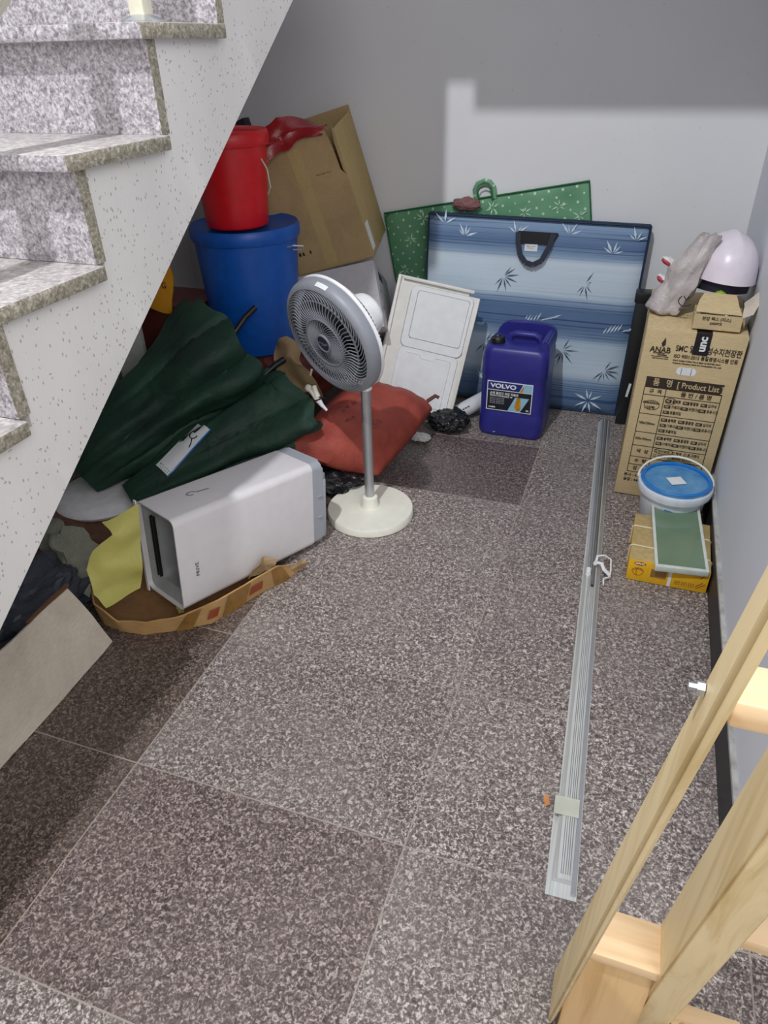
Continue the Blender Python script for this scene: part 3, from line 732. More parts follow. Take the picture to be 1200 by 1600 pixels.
# ================================================================== RED SACK
def pillow(name, cs, th, mat, seed=0, n=44, amp=.012, par=None, drop=.35):
    A, B, C3, D3 = [Vector(c) for c in cs]; bm = bmesh.new()
    def mid(u, v): return A*(1-u)*(1-v)+B*u*(1-v)+C3*u*v+D3*(1-u)*v
    nn = ((B-A).cross(D3-A)).normalized()
    if nn.z < 0: nn = -nn
    top, bot = [], []
    for i in range(n+1):
        rt_, rb = [], []
        for j in range(n+1):
            u, v = i/n, j/n
            # pinch edges inwards between corners
            eu = -.03*math.sin(PI*v)*(1-2*u); ev = -.045*math.sin(PI*u)*(1-2*v)
            P = mid(u+eu, v+ev)
            prof = (max(0, math.sin(PI*u))*max(0, math.sin(PI*v)))**.34
            nz = noise.noise(P*9+Vector((seed, 0, 0)))*amp*2+noise.noise(P*24+Vector((0, seed, 0)))*amp*.9
            a = P+nn*(th*.6*prof+nz*prof); b = P-nn*(th*drop*prof)
            edge_ = i in (0, n) or j in (0, n)
            va = bm.verts.new(a); vb = va if edge_ else bm.verts.new(b)
            rt_.append(va); rb.append(vb)
        top.append(rt_); bot.append(rb)
    for i in range(n):
        for j in range(n):
            bm.faces.new((top[i][j], top[i+1][j], top[i+1][j+1], top[i][j+1]))
            q = (bot[i][j], bot[i][j+1], bot[i+1][j+1], bot[i+1][j])
            if len(set(q)) == 4:
                try: bm.faces.new(q)
                except ValueError: pass
    for q in bm.verts:
        if q.co.z < .004: q.co.z = .004
    return mesh_obj(name, bm, mat, par, smooth=True)
sk = thing('woven_sack', 'stuffed brick-red woven plastic sack lying behind the fan', 'sack', (-.65, 1.5, 0))
so = Vector((-.65, 1.5, 0))
pillow('sack_body', [Vector(c)-so for c in [(-.815, 1.19, .205), (-.535, 1.345, .045), (-.445, 1.77, .135), (-.80, 1.80, .20)]], .19, M['sack'], 2.0, par=sk, drop=.30)
tb('tied_corner', [Vector(c)-so for c in [(-.47, 1.78, .165), (-.440, 1.80, .185), (-.425, 1.80, .178)]], .008, M['maroon_bag'], sk, 8)
# faded print on the sack: short dark dashes and squares
bm = bmesh.new(); random.seed(3)
A_, B_, C4, D4 = [Vector(c) for c in [(-.815, 1.19, .205), (-.535, 1.345, .045), (-.445, 1.77, .135), (-.80, 1.80, .20)]]
nn_ = ((B_-A_).cross(D4-A_)).normalized(); nn_ = nn_ if nn_.z > 0 else -nn_
def sackpt(u, v):
    P = A_*(1-u)*(1-v)+B_*u*(1-v)+C4*u*v+D4*(1-u)*v
    prof = (math.sin(PI*u)*math.sin(PI*v))**.34
    nz = noise.noise((P-so)*9+Vector((2.0, 0, 0)))*.024+noise.noise((P-so)*24+Vector((0, 2.0, 0)))*.0108
    return P+nn_*(.19*.6*prof+nz*prof+.0015)-so
def dash(u0, v0, u1, v1):
    q = [sackpt(u0, v0), sackpt(u1, v0), sackpt(u1, v1), sackpt(u0, v1)]
    vs2 = [bm.verts.new(x) for x in q]+[bm.verts.new(x+nn_*.0008) for x in q]
    bm.faces.new(vs2[4:])
    for a in range(4): bm.faces.new((vs2[a], vs2[(a+1) % 4], vs2[4+(a+1) % 4], vs2[4+a]))
for r_ in range(5):
    for c_ in range(8):
        u0 = .48+c_*.024; v0 = .20+r_*.035
        if random.random() < .85: dash(u0, v0, u0+.015, v0+.012)
for u0, v0 in [(.22, .30), (.22, .36), (.25, .42), (.14, .22), (.17, .18), (.33, .22), (.36, .26), (.75, .10), (.8, .13), (.7, .08)]:
    dash(u0, v0, u0+.02, v0+.045); dash(u0+.03, v0, u0+.036, v0+.04); dash(u0, v0+.02, u0+.04, v0+.026)
mesh_obj('faded_print', bm, M['maroon_bag'], sk)
draped('black_bin_bag', 'black plastic bag squeezed between red sack and fan base', 'plastic bag', (-.70, 1.30, .04), (.13, .11, .045), M['black_bag'], .2, 3, 8, -.038)
draped('black_bin_bag', 'glossy black plastic bag under the lower corner of the white moulded tray', 'plastic bag', (-.40, 1.885, .045), (.085, .085, .042), M['black_bag'], .18, 3.0, 9, -.043)
draped('crumpled_wrapper', 'small crumpled white wrapper on the floor by the red sack', 'wrapper', (-.487, 1.745, .016), (.042, .026, .016), M['white_paper'], .3, 3, 2, -.014)
tw = thing('tube_package', 'silver-white printed tube package lying beside the purple-blue jerrycan', 'package', (-.345, 2.02, .05))
dirt = Vector((.12, .16, .035)).normalized()
tb('tube', [-dirt*.07, -dirt*.066, dirt*.09, dirt*.094], .034, M['labelwhite'], tw, 24, radii=[.030, .034, .034, .030])
bm = bmesh.new()
for i in range(4):
    for s in range(4):
        t0_ = -.05+s*.014; 
        box(bm, dirt*t0_+Vector((.010+.010*0, -.030+.000*i, -.020+i*.013)), (.010, .004, .004), rot=(0, 0, .93))
mesh_obj('printed_lines', bm, M['ink'], tw)
# tan paper and maroon sack between tub and parasols (support of the tub)
draped('maroon_sack', 'dark maroon sack squashed underneath the blue tub', 'sack', (-1.20, 1.76, .20), (.26, .24, .235), M['maroon_bag'], .18, 2.4, 12, -.198)
o = sheet('tan_paper', [[(-.99, 1.50, .455), (-.93, 1.48, .50), (-.87, 1.47, .47)], [(-.97, 1.46, .42), (-.92, 1.44, .44), (-.84, 1.43, .41)], [(-.95, 1.44, .30), (-.86, 1.43, .30), (-.76, 1.42, .30)]], M['tan_paper'], None, amp=.02, sc=18, sub=6)
tag(o, 'tan wrapping paper sticking up behind the lower green parasol', 'paper')

# ================================================================== TUBS
tub = thing('blue_tub', 'large blue plastic lidded tub with a wire handle, under the red bucket', 'tub', (-1.185, 1.72, .36))
lt('tub_body', [(0, 0), (.155, 0), (.165, .008), (.183, .22), (.197, .425), (.197, .430), (0, .430)], M['bucket_blue'], tub, 72)
lt('lid', [(.195, .430), (.205, .432), (.210, .445), (.209, .472), (.203, .482), (.19, .474), (.17, .466), (0, .466)], M['bucket_blue'], tub, 72)
bm = bmesh.new(); tube(bm, [Vector((.205, -.06, .415)), Vector((.235, -.075, .425)), Vector((.262, -.05, .42)), Vector((.25, -.02, .40)), Vector((.205, -.015, .395))], .003, 6); mesh_obj('wire_handle', bm, M['wire'], tub, smooth=True)
rb = thing('red_bucket', 'red plastic bucket with matching lid standing on the blue tub', 'bucket', (-1.20, 1.70, .836))
lt('bucket_body', [(0, 0), (.110, 0), (.116, .006), (.127, .14), (.137, .282), (.137, .288), (0, .288)], M['bucket_red'], rb, 64)
lt('lid', [(.137, .270), (.146, .272), (.149, .282), (.148, .312), (.142, .320), (.130, .316), (.120, .305), (0, .305)], M['bucket_red'], rb, 64)
tb('handle', [(.138, -.02, .23), (.162, -.03, .20), (.168, -.03, .14), (.150, -.02, .115)], .003, M['wire'], rb, 6)

# ================================================================== TALL CARDBOARD BOX (open) on grey carton
cb = thing('tall_cardboard_box', 'tall open cardboard box tilted against the back wall with a torn flap', 'cardboard box', (-1.0353, 2.0937, .8799), (.1205, -.2631, .146))
bxd, byd, bzd = .42, .331, .50
ox = -.02
th = .005
def panelbox(nm, c, d): return bx(nm, c, d, M['card_y'] if nm == 'side_panel' else M['card'], cb, .001)
panelbox('bottom_panel', (ox, 0, -bzd/2+th/2), (bxd, byd, th))
# front panel with a torn slot at its right
bm = bmesh.new(); xr = ox+bxd/2; xl = ox-bxd/2
fp = [(xl, -bzd/2), (xr, -bzd/2), (xr, bzd/2-.01), (xr-.004, bzd/2), (xr-.012, bzd/2-.05), (xr-.010, bzd/2-.15), (xr-.003, bzd/2-.17), (xr-.020, bzd/2-.15), (xr-.024, bzd/2-.06), (xr-.035, bzd/2-.005), (xr-.10, bzd/2-.012), (xr-.16, bzd/2-.004), (xl+.14, bzd/2-.02), (xl, bzd/2-.015)]
prism(bm, fp, 1, -byd/2, -byd/2+th); mesh_obj('front_panel', bm, M['card'], cb)
panelbox('side_panel', (xr-th/2, 0, -.005), (th, byd-.012, bzd-.01)); panelbox('side_panel', (xl+th/2, 0, 0), (th, byd-.012, bzd-.02)); panelbox('back_panel', (ox, byd/2-th/2, .01), (bxd, th, bzd))
bx('tape', (ox+.035, -byd/2-.0006, -.01), (.05, .0008, bzd-.05), M['card_y'], cb)
bx('sticker', (xr+.0006, -byd/2+.05, -.175), (.0008, .05, .11), M['labelwhite'], cb)
smallmarks('printed_marks', [(xl+.085, -.165, 6, .012, .014, .004), (xr-.12, bzd/2-.145, 14, .0035, .003, .001)], M['ink'], cb, -byd/2-.0004)
rbg = sheet('red_plastic_bag', [[(-1.150, 1.84, 1.14), (-1.11, 1.82, 1.08), (-1.12, 1.80, 1.02)], [(-1.09, 1.88, 1.175), (-1.07, 1.85, 1.115), (-1.07, 1.86, 1.07)], [(-1.00, 1.96, 1.165), (-.98, 1.91, 1.145), (-.98, 1.885, 1.115)], [(-.94, 2.00, 1.15), (-.92, 1.96, 1.145), (-.915, 1.905, 1.125)]], M['red_bag'], None, th=.002, amp=.018, sc=14, sub=7)
tag(rbg, 'red plastic bag hanging out of the tall tilted cardboard box', 'plastic bag')
gbx = thing('grey_carton', 'pale grey carton below the tall tilted cardboard box, behind the fan', 'carton', (-.8995, 2.0418, .433), (-.49, -.20, .29))
bx('carton_body', (-.02, 0, -.005), (.36, .40, .27), plain('grey_carton_board', lin(176, 174, 178), .7), gbx, .003)
bx('hand_slot', (.1612, -.05, .09), (.0012, .10, .03), M['black_pl'], gbx, .0003)
for yy, zz in ((-.12, .02), (-.12, -.05)): bx('hole', (.1612, yy, zz), (.0012, .010, .012), M['black_pl'], gbx)

# ================================================================== stuff seen past the stair edge
ob = sheet('orange_bag', [[(-1.73, 1.62, .86), (-1.60, 1.60, .84), (-1.47, 1.60, .80)], [(-1.72, 1.58, .72), (-1.58, 1.55, .70), (-1.43, 1.56, .67)], [(-1.72, 1.56, .57), (-1.58, 1.53, .55), (-1.455, 1.54, .53)]], M['orange_bag'], None, th=.01, amp=.02, sc=9, sub=6)
tag(ob, 'orange lettered cloth bag showing between stair edge and blue tub', 'bag')
text_obj('N  G', .032, M['ink'], ob, (-1.515, 1.530, .635), (PI/2-.15, 0, -.05), 'lettering')
bx_ = bx('maroon_crate', (-1.56, 1.70, .27), (.36, .26, .54), M['maroon_bag'], None, .01); tag(bx_, 'dark maroon crate under the orange bag behind the green parasols', 'crate')
bx_ = bx('grey_board', (-1.66, 1.50, .30), (.14, .02, .60), M['gframe'], None, .002); tag(bx_, 'pale grey board standing at the stair edge behind the green parasols', 'board')
db = thing('dust_brush', 'black-headed brush with a metal stick leaning in the back corner above the red bucket', 'brush', (-1.42, 2.18, 1.12))
bx('brush_head', (0, 0, 0), (.11, .04, .035), M['black_pl'], db, .003, rot=(0, -.35, -.2)); tb('stick', [(-.02, 0, .01), (-.10, .04, .24)], .010, M['silver'], db, 10)
# pinkish cloth behind the green mat
draped('pink_cloth', 'small dusty pink cloth bundle poking up behind the green folded mat', 'cloth', (-.455, 2.290, .833), (.060, .022, .026), M['pinkbrown'], .2, 2, 4)
tb_ = tb('orange_tube', [(-.715, 2.13, .33), (-.715, 2.14, .44), (-.712, 2.15, .50)], .016, M['orange'], None, 12, radii=[.018, .017, .013]); tag(tb_, 'orange plastic tube standing beside the grey carton edge', 'tube')

# ================================================================== MATS
def leafcluster(bm, cx_, cz_, n, L, a0, a1, y=-.0205, seed=0, wd=.18):
    rnd = random.Random(seed)
    for i in range(n):
        a = a0+(a1-a0)*(i+.5*rnd.random())/n; l = L*(.6+.5*rnd.random()); r0_ = L*.12
        d = Vector((math.cos(a), 0, math.sin(a))); s = Vector((-d.z, 0, d.x))*l*wd*.5
        b0 = Vector((cx_, y, cz_))+d*r0_; 
        v4 = [bm.verts.new(p) for p in (b0, b0+d*l*.4+s, b0+d*l, b0+d*l*.4-s)]; v5 = [bm.verts.new(q.co+Vector((0, -.0006, 0))) for q in v4]
        bm.faces.new(v5)
        for j in range(4): bm.faces.new((v4[j], v4[(j+1) % 4], v5[(j+1) % 4], v5[j]))
W_, H_ = .885, .782
mat_ = thing('blue_folding_mat', 'folded blue banded quilted mat with black carry handle, leaning on the back wall', 'folding mat', (-.173, 2.2180, .010), (-.062, .0176, .0224))
def quilt(bm, w__, h__, t_, n=26):
    vs3 = {}
    for sgn in (-1, 1):
        for i in range(n+1):
            for j in range(n+1):
                u, v = i/n, j/n; e = min(u, 1-u, v, 1-v); pf = min(1, e/.05)**.5
                y = sgn*(t_*.5*pf+.0035*noise.noise(Vector((u*5, v*5, sgn*3)))*pf)
                vs3[(sgn, i, j)] = bm.verts.new(((u-.5)*w__, y, v*h__))
    for sgn in (-1, 1):
        for i in range(n):
            for j in range(n): bm.faces.new([vs3[(sgn, a, b)] for a, b in ((i, j), (i+1, j), (i+1, j+1), (i, j+1))])
    rim = [(i, 0) for i in range(n)]+[(n, j) for j in range(n)]+[(n-i, n) for i in range(n)]+[(0, n-j) for j in range(n)]
    for a, b in zip(rim, rim[1:]+rim[:1]):
        bm.faces.new((vs3[(-1,)+a], vs3[(-1,)+b], vs3[(1,)+b], vs3[(1,)+a]))
bm = bmesh.new(); quilt(bm, W_, H_, .040); mesh_obj('cushion', bm, M['quilt'], mat_, smooth=True)
bm = bmesh.new(); cor = [(-W_/2, 0, 0), (W_/2, 0, 0), (W_/2, 0, H_), (-W_/2, 0, H_), (-W_/2, 0, 0), (W_/2, 0, 0)]
for y_ in (-.012, .012): tube(bm, [Vector(c)+Vector((0, y_, 0)) for c in cor], .0052, 8)
box(bm, (W_/2+.003, 0, H_/2), (.006, .03, H_)); box(bm, (0, 0, H_+.003), (W_, .03, .006)); mesh_obj('piping', bm, M['navy_pipe'], mat_, smooth=False)
bm = bmesh.new()
for (u, v, n_, L_, s_) in [(.18, .90, 5, .05, 1), (.42, .93, 4, .05, 2), (.66, .94, 4, .05, 3), (.86, .86, 5, .055, 4), (.08, .955, 3, .05, 5), (.55, .49, 9, .055, 6), (.93, .47, 9, .055, 7), (.18, .44, 6, .05, 9), (.95, .93, 4, .05, 10), (.86, .07, 8, .06, 12), (.33, .12, 6, .05, 15)]:
    if s_ in (6, 7): 
        for q in range(9): leafcluster(bm, (u-.5)*W_-.05+q*.014, v*H_-.02+q*.004, 1, .045, 1.1 if q < 5 else .4, 1.2 if q < 5 else .5, seed=s_*10+q)
    else: leafcluster(bm, (u-.5)*W_, v*H_, n_, L_, .3, 2.9 if s_ != 12 else 6.5, seed=s_)
mesh_obj('leaf_print', bm, M['leaf'], mat_)
bm = bmesh.new()
for (u, v, s_) in [(.38, .71, 1), (.76, .70, 2), (.32, .34, 4), (.91, .25, 5), (.70, .34, 6), (.12, .27, 8)]:
    leafcluster(bm, (u-.5)*W_, v*H_, 8, .062, -2.4, 1.4, seed=s_+40, wd=.12)
mesh_obj('dark_leaf_print', bm, M['leaf_d'], mat_)
hd = mesh_obj('handle_patch', (lambda bm: (prism(bm, [(-.082, 0), (-.075, .022), (-.070, .024), (.085, .024), (.090, .018), (.075, -.012), (.055, -.022), (-.058, -.024)], 1, -.026, -.021), bm)[1])(bmesh.new()), M['black_pl'], mat_)
hd.location = (.010, 0, .715)
bm = bmesh.new()
hp = [(-.062, -.030, .735), (-.058, -.034, .695), (-.045, -.040, .650), (-.020, -.045, .622), (.012, -.046, .614), (.045, -.043, .632), (.070, -.036, .690), (.080, -.030, .738)]
for i_, (p_, q_) in enumerate(zip(hp, hp[1:])):
    p_, q_ = Vector(p_), Vector(q_); d = (q_-p_).normalized(); s = d.cross(Vector((0, 1, 0))).normalized()*.0105
    v8 = [bm.verts.new(x) for x in (p_+s, q_+s, q_-s, p_-s)]+[bm.verts.new(x+Vector((0, .003, 0))) for x in (p_+s, q_+s, q_-s, p_-s)]
    bm.faces.new(v8[:4]); bm.faces.new(v8[4:][::-1])
    for a in range(4): bm.faces.new((v8[a], v8[4+a], v8[4+(a+1) % 4], v8[(a+1) % 4]))
mesh_obj('carry_handle', bm, M['web'], mat_)
bx('care_tag', (-.005, -.0225, .678), (.052, .001, .030), M['labelwhite'], mat_)
smallmarks('tag_print', [(-.024, .682, 9, .003, .003, .0012), (-.020, .675, 7, .003, .002, .0012)], M['ink'], mat_, -.0232)

gm = thing('green_folding_mat', 'green dotted folding mat with dragonfly print, tilted behind the blue mat', 'folding mat', (-.290, 2.3100, .250), (-.012, -.178, 0))
GW, GH = .865, .615
bm = bmesh.new(); quilt(bm, GW, GH, .020); mesh_obj('cushion', bm, M['green_print'], gm, smooth=True)
bm = bmesh.new(); tube(bm, [(-GW/2, -.006, 0), (GW/2, -.006, 0), (GW/2, -.006, GH), (-GW/2, -.006, GH), (-GW/2, -.006, 0), (GW/2, -.006, 0)], .0042, 8); mesh_obj('piping', bm, M['green_pipe'], gm)
def leafg(bm, u, v, seed): leafcluster(bm, (u-.5)*GW, v*GH, 6, .030, 0, 6.28, y=-.0118, seed=seed, wd=.22)
bm = bmesh.new()
for i_, (u, v) in enumerate([(.70, .87), (.86, .88), (.95, .80), (.12, .80), (.06, .60), (.20, .93), (.55, .93)]): leafg(bm, u, v, i_)
mesh_obj('dragonfly_print', bm, plain('pale_green_print', lin(190, 222, 190), .5), gm)
hp = [(-.040, 0, GH-.01), (-.043, 0, GH+.035), (-.028, 0, GH+.056), (0, 0, GH+.062), (.022, 0, GH+.054), (.036, 0, GH+.033), (.036, 0, GH-.01)]
tb('carry_handle', [Vector(p)+Vector((.02, -.004, 0)) for p in hp], .010, M['green_print'], gm, 10); 
tb('handle_piping', [Vector(p)*1+Vector((.02, -.013, -.008)) for p in [(-.030, 0, GH-.005), (-.030, 0, GH+.035), (-.018, 0, GH+.048), (0, 0, GH+.052), (.018, 0, GH+.045), (.026, 0, GH+.03), (.026, 0, GH-.005)]], .003, M['green_pipe'], gm, 8)

# ================================================================== WHITE MOULDED TRAYS leaning
pn = thing('moulded_tray', 'off-white moulded plastic tray with two recessed lids, leaning against the blue mat', 'plastic tray', (-.5375, 1.9796, .3226), (-.3451, .1646, .0724))
PW, PH, PT = .353, .524, .034
bm = bmesh.new()
prism(bm, [(-PW/2-.008, -PH/2), (PW/2-.045, -PH/2), (PW/2-.045, PH/2), (-PW/2+.002, PH/2)], 1, -.004, PT-.004)
mesh_obj('back_shell', bm, M['panel'], pn)
bm = bmesh.new(); box(bm, (.003, -.006, -.012), (PW-.004, .006, PH-.03)); 
box(bm, (PW/2-.004, .004, -.014), (.014, .028, PH-.028), .003)
box(bm, (-PW/2+.010, -.014, 0), (.014, .018, PH), .004); box(bm, (0, -.014, PH/2-.008), (PW-.05, .014, .014), .004)
mesh_obj('frame', bm, M['panel'], pn, smooth=True)
bm = bmesh.new()
def ring(poly_o, poly_i, y0, y1):
    A = [bm.verts.new((p[0], y1, p[1])) for p in poly_o]; B = [bm.verts.new((p[0], y0, p[1])) for p in poly_i]; n = len(A)
    for j in range(n): bm.faces.new((A[j], A[(j+1) % n], B[(j+1) % n], B[j]))
    bm.faces.new(B)
ring(rrect(.268, .255, .026, 6, .026, .108), rrect(.262, .249, .024, 6, .026, .108), -.018, -.008)
mesh_obj('upper_lid', bm, M['panel_in'], pn, smooth=False)
bm = bmesh.new(); ring(rrect(.222, .195, .012, 5, .034, .118), rrect(.216, .189, .010, 5, .034, .118), -.0235, -.018); mesh_obj('upper_recess', bm, M['panel_in'], pn)
bm = bmesh.new(); ring(rrect(.262, .250, .024, 6, .022, -.142), rrect(.256, .244, .022, 6, .022, -.142), -.016, -.008)
mesh_obj('lower_lid', bm, M['panel_in'], pn)
lp = [(-.072, -.04), (-.012, -.04), (-.005, -.054), (.050, -.054), (.058, -.040), (.118, -.040), (.124, -.046), (.124, -.240), (.118, -.246), (-.05, -.246), (-.056, -.200), (-.078, -.180), (-.080, -.05)]
bm = bmesh.new(); prism(bm, lp, 1, -.0215, -.016); mesh_obj('lower_recess', bm, M['panel_in'], pn)
def groove(pts, par, mat, y, r=.0013):
    tb('groove', [(a, y, b) for a, b in pts], r, mat, par, 5)
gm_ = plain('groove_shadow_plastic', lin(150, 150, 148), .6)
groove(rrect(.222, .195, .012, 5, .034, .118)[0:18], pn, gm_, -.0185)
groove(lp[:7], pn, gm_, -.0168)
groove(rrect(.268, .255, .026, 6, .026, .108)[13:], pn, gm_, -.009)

# ================================================================== JERRYCAN
jc = thing('jerrycan', 'deep blue plastic jerrycan with printed oil label, standing in front of the blue mat', 'jerrycan', (-.138, 1.985, 0), (0, 0, -.03))
JW, JD, JH = .268, .225, .415
bm = bmesh.new(); secs = [(0, .92), (.006, .97), (.02, 1.0), (.10, 1.0), (.105, .99), (.115, .985), (.20, .985), (.262, .985), (.268, 1.0), (.33, .995), (.360, .97), (.374, .93), (.384, .86), (.386, .80)]
rings = []
for z, s in secs:
    q = rrect(JW*s, JD*s, .040*s, 8); rings.append([bm.verts.new((x, y, z)) for x, y in q])
for a, b in zip(rings, rings[1:]):
    for j in range(len(a)): bm.faces.new((a[j], a[(j+1) % len(a)], b[(j+1) % len(a)], b[j]))
bm.faces.new(rings[0][::-1]); bm.faces.new(rings[-1])
mesh_obj('can_body', bm, M['blue_can'], jc, smooth=True)
bm = bmesh.new(); prism(bm, [(-.11, .36), (.128, .36), (.130, .395), (.122, .418), (.095, .432), (.02, .436), (-.06, .434), (-.088, .424), (-.112, .395)], 1, .072, .106); prism(bm, [(.082, .36), (.130, .36), (.129, .400), (.120, .416), (.100, .418), (.084, .395)], 1, -.085, .10)
g = list(bm.edges); bmesh.ops.bevel(bm, geom=g, offset=.006, segments=2, affect='EDGES'); mesh_obj('moulded_rim', bm, M['blue_can'], jc, smooth=True)
tb('carry_handle', [(-.045, .0, .378), (-.040, .0, .404), (-.02, .0, .412), (.055, 0, .412), (.075, 0, .402), (.082, 0, .378)], .013, M['blue_can'], jc, 12)
lt('screw_cap', [(0, 0), (.027, 0), (.029, .004), (.029, .026), (.026, .030), (.018, .030), (.016, .027), (0, .027)], M['black_pl'], jc, 36, Matrix.Translation((-.082, -.045, .378)) @ Matrix.Rotation(-.15, 4, 'Y'))
lb = bx('label', (-.003, -JD/2-.0002, .180), (.158, .0016, .106), M['labelwhite'], jc); lb.scale = (1.18, 1, 1.20); lb.location = (-.004, 0, -.032)
ly = -JD/2-.0012
def lq(name, pts, mat, y=0):
    bm = bmesh.new(); prism(bm, pts, 1, ly-.0004-y, ly-y); return mesh_obj(name, bm, mat, lb)
lq('label_panel', [(-.079, .203), (-.079, .230), (.042, .230), (.030, .203)], M['labelblue'])
lq('label_panel', [(-.079, .130), (-.079, .200), (.073, .200), (.073, .130)], M['labelblack'])
lq('label_picture', [(-.006, .130), (.018, .182), (.066, .182), (.038, .130)], M['skyblue'], .0005)
lq('label_picture', [(.032, .203), (.045, .230), (.074, .230), (.074, .203)], M['skyblue'], .0002)
lq('oil_drop', [(.025, .182), (.022, .168), (.017, .152), (.018, .142), (.026, .134), (.036, .136), (.040, .146), (.039, .158), (.036, .182)], M['gold'], .0012)
lq('oil_drop', [(.031, .203), (.045, .228), (.042, .203)], M['gold'], .0008)
texts('brand_lettering', [('VOLVO', .0205, -.070, .2165, 1.30, .0008)], M['white_txt'], lb, (0, ly-.001, 0), FRONT)
texts('small_print', [('순정 물전지 유압 작동유', .0105, -.071, .1895, .95, .0002), ('VOLVO HYDRAULIC 46', .0080, -.071, .1805, .95, .0002), ('1418005', .007, -.074, .138, 1, .0003), ('20L', .007, .058, .138, 1, .0003)], M['white_txt'], lb, (0, ly-.001, 0), FRONT)
texts('fine_print', [('ISO VG 46  API DIN 51524', .0045, -.070, .172-.0062*i, 1, 0) for i in range(4)], M['pur_in'], lb, (0, ly-.001, 0), FRONT)
bm = bmesh.new(); box(bm, (-.082, -JD/2+.0025, .022), (.006, .003, .013), .001, rot=(0, .3, 0)); box(bm, (-.060, -JD/2+.0015, .020), (.013, .003, .005), .001, rot=(0, -.4, 0)); mesh_obj('scuff', bm, M['skyblue'], jc)

# ================================================================== PRODUCT BOX at right
ab = thing('product_carton', 'tall tan product carton with printed table and black tape, standing at the right wall', 'carton', (.4630, 1.7637, .006), (.0198, .0147, -.0076))
AW, AD, AH = .300, .423, .622
bm = bmesh.new(); box(bm, (0, 0, AH/2), (AW, AD, AH), .0025)
mesh_obj('carton_body', bm, M['card_box'], ab, smooth=True)
fy = -AD/2-.0006
def strip(bm, x0, z0, x1, z1, y=0): box(bm, ((x0+x1)/2, fy-y, (z0+z1)/2), (x1-x0, .0006, z1-z0))
AX = -AW/2
bm = bmesh.new()
tx0, tx1 = AX+.030, AX+.268
strip(bm, tx0, .425, tx1, .462)                                   # header bar
zs = [.425, .398, .328, .258, .205, .160, .128, .098]
for z in zs: strip(bm, tx0, z-.0011, tx1, z+.0011)
for x in (tx0, tx0+.068, tx1): strip(bm, x-.0012, .098, x+.0012, .425)
for r_, (z_, rows) in enumerate(((.383, 3), (.313, 3), (.243, 2))):
    for q in range(rows):
        for c_ in range(3 if q < 2 else 1):
            x = tx0+.073+c_*.055; z = z_-q*.0205; strip(bm, x, z-.0058, x+.020, z+.0058)
strip(bm, AX+.048, .537, AX+.076, .5405); 
mesh_obj('printed_table', bm, M['ink'], ab)
names = ['솔텍톤', '물결형', '십자석', '기목자공', '라멘다임', '로퓨시크', '로울라임']
it = []
n_ = 0
for r_, (z_, rows) in enumerate(((.383, 3), (.313, 3), (.243, 2))):
    for q in range(rows):
        for c_ in range(3 if q < 2 else 1):
            it.append((names[n_ % 7], .0135, tx0+.095+c_*.055, z_-q*.0205, .72, .0002)); n_ += 1
it += [('규  격', .017, tx0+.016, .411, 1, .0003), ('품 번 / 품 명', .019, tx0+.115, .411, 1, .0003), ('450x450mm', .0125, tx0+.004, .370, .85, .0003), ('(고강력)', .012, tx0+.012, .352, .85, .0003), ('600x600mm', .0125, tx0+.004, .293, .85, .0003), ('300x600mm', .0125, tx0+.004, .232, .85, .0003),
       ('색  상', .017, tx0+.016, .183, 1, .0003), ('□ 아이보리  □ 백색  □ 혼그레이', .0125, tx0+.074, .193, .85, .0002), ('□ 그레이  □ 베이지  □ 기타', .0125, tx0+.074, .173, .85, .0002), ('수  량', .017, tx0+.016, .144, 1, .0003), ('검  수', .017, tx0+.016, .113, 1, .0003),
       ('본사 : 477421', .0145, tx0-.008, .083, .95, .0003), ('공장 : 44068', .0145, tx0-.008, .064, .95, .0003),
       ('ANAB', .0265, AX+.022, .555, .88, .0007), ('ACCREDITED', .006, AX+.033, .5445, 1, .0002), ('MANAGEMENT SYSTEMS', .0048, AX+.030, .533, 1, .0001), ('CERTIFICATION BODY', .0048, AX+.034, .5265, 1, .0001),
       ('SMC 열경화성수지천장판', .0265, AX+.098, .566, .70, .0005), ('ISO 9001:2015 품질경영시스템 인증', .0160, AX+.097, .5405, .80, .0003), ('S.M.C Ceiling Ceiling Tile & Made by ISO9001-2015', .0068, AX+.097, .5265, 1.0, .0002), ('Resource Company, Steel and Composition Co., Ltd.', .0068, AX+.098, .5175, 1.0, .0002)]
texts('printed_lettering', it, M['ink'], ab, (0, fy-.0003, 0), FRONT)
texts('header_lettering', [('품   명  [ Product List ]', .0275, 0, 0, .84, .0004, 'CENTER')], M['card_box'], ab, ((tx0+tx1)/2+.012, fy-.0006, .4435), FRONT)
texts('code_lettering', [('701', .0085, tx0+.0755+c_*.055, z_-q*.0205, 1, .0002) for (z_, rows) in ((.383, 3), (.313, 3), (.243, 2)) for q in range(rows) for c_ in range(3 if q < 2 else 1)], M['card_box'], ab, (0, fy-.0006, 0), FRONT)
# flame over the logo, pen circles
bm = bmesh.new(); prism(bm, [(AX+.057, .567), (AX+.053, .578), (AX+.058, .588), (AX+.062, .598), (AX+.065, .586), (AX+.066, .574), (AX+.060, .567)], 1, fy-.0006, fy); mesh_obj('flame_logo', bm, M['ink'], ab)
bm = bmesh.new()
tube(bm, [(tx0+.034+.024*math.cos(t), fy-.0006, .362+.017*math.sin(t)) for t in [i*.3 for i in range(23)]], .0008, 5)
tube(bm, [(tx0+.090+.016*math.cos(t), fy-.0006, .384+.011*math.sin(t)) for t in [i*.3 for i in range(22)]], .0008, 5)
tube(bm, [(tx0+.105+.030*math.cos(t), fy-.0006, .195+.011*math.sin(t)) for t in [i*.3 for i in range(22)]], .0008, 5)
mesh_obj('pen_circle', bm, M['inkblack'], ab)
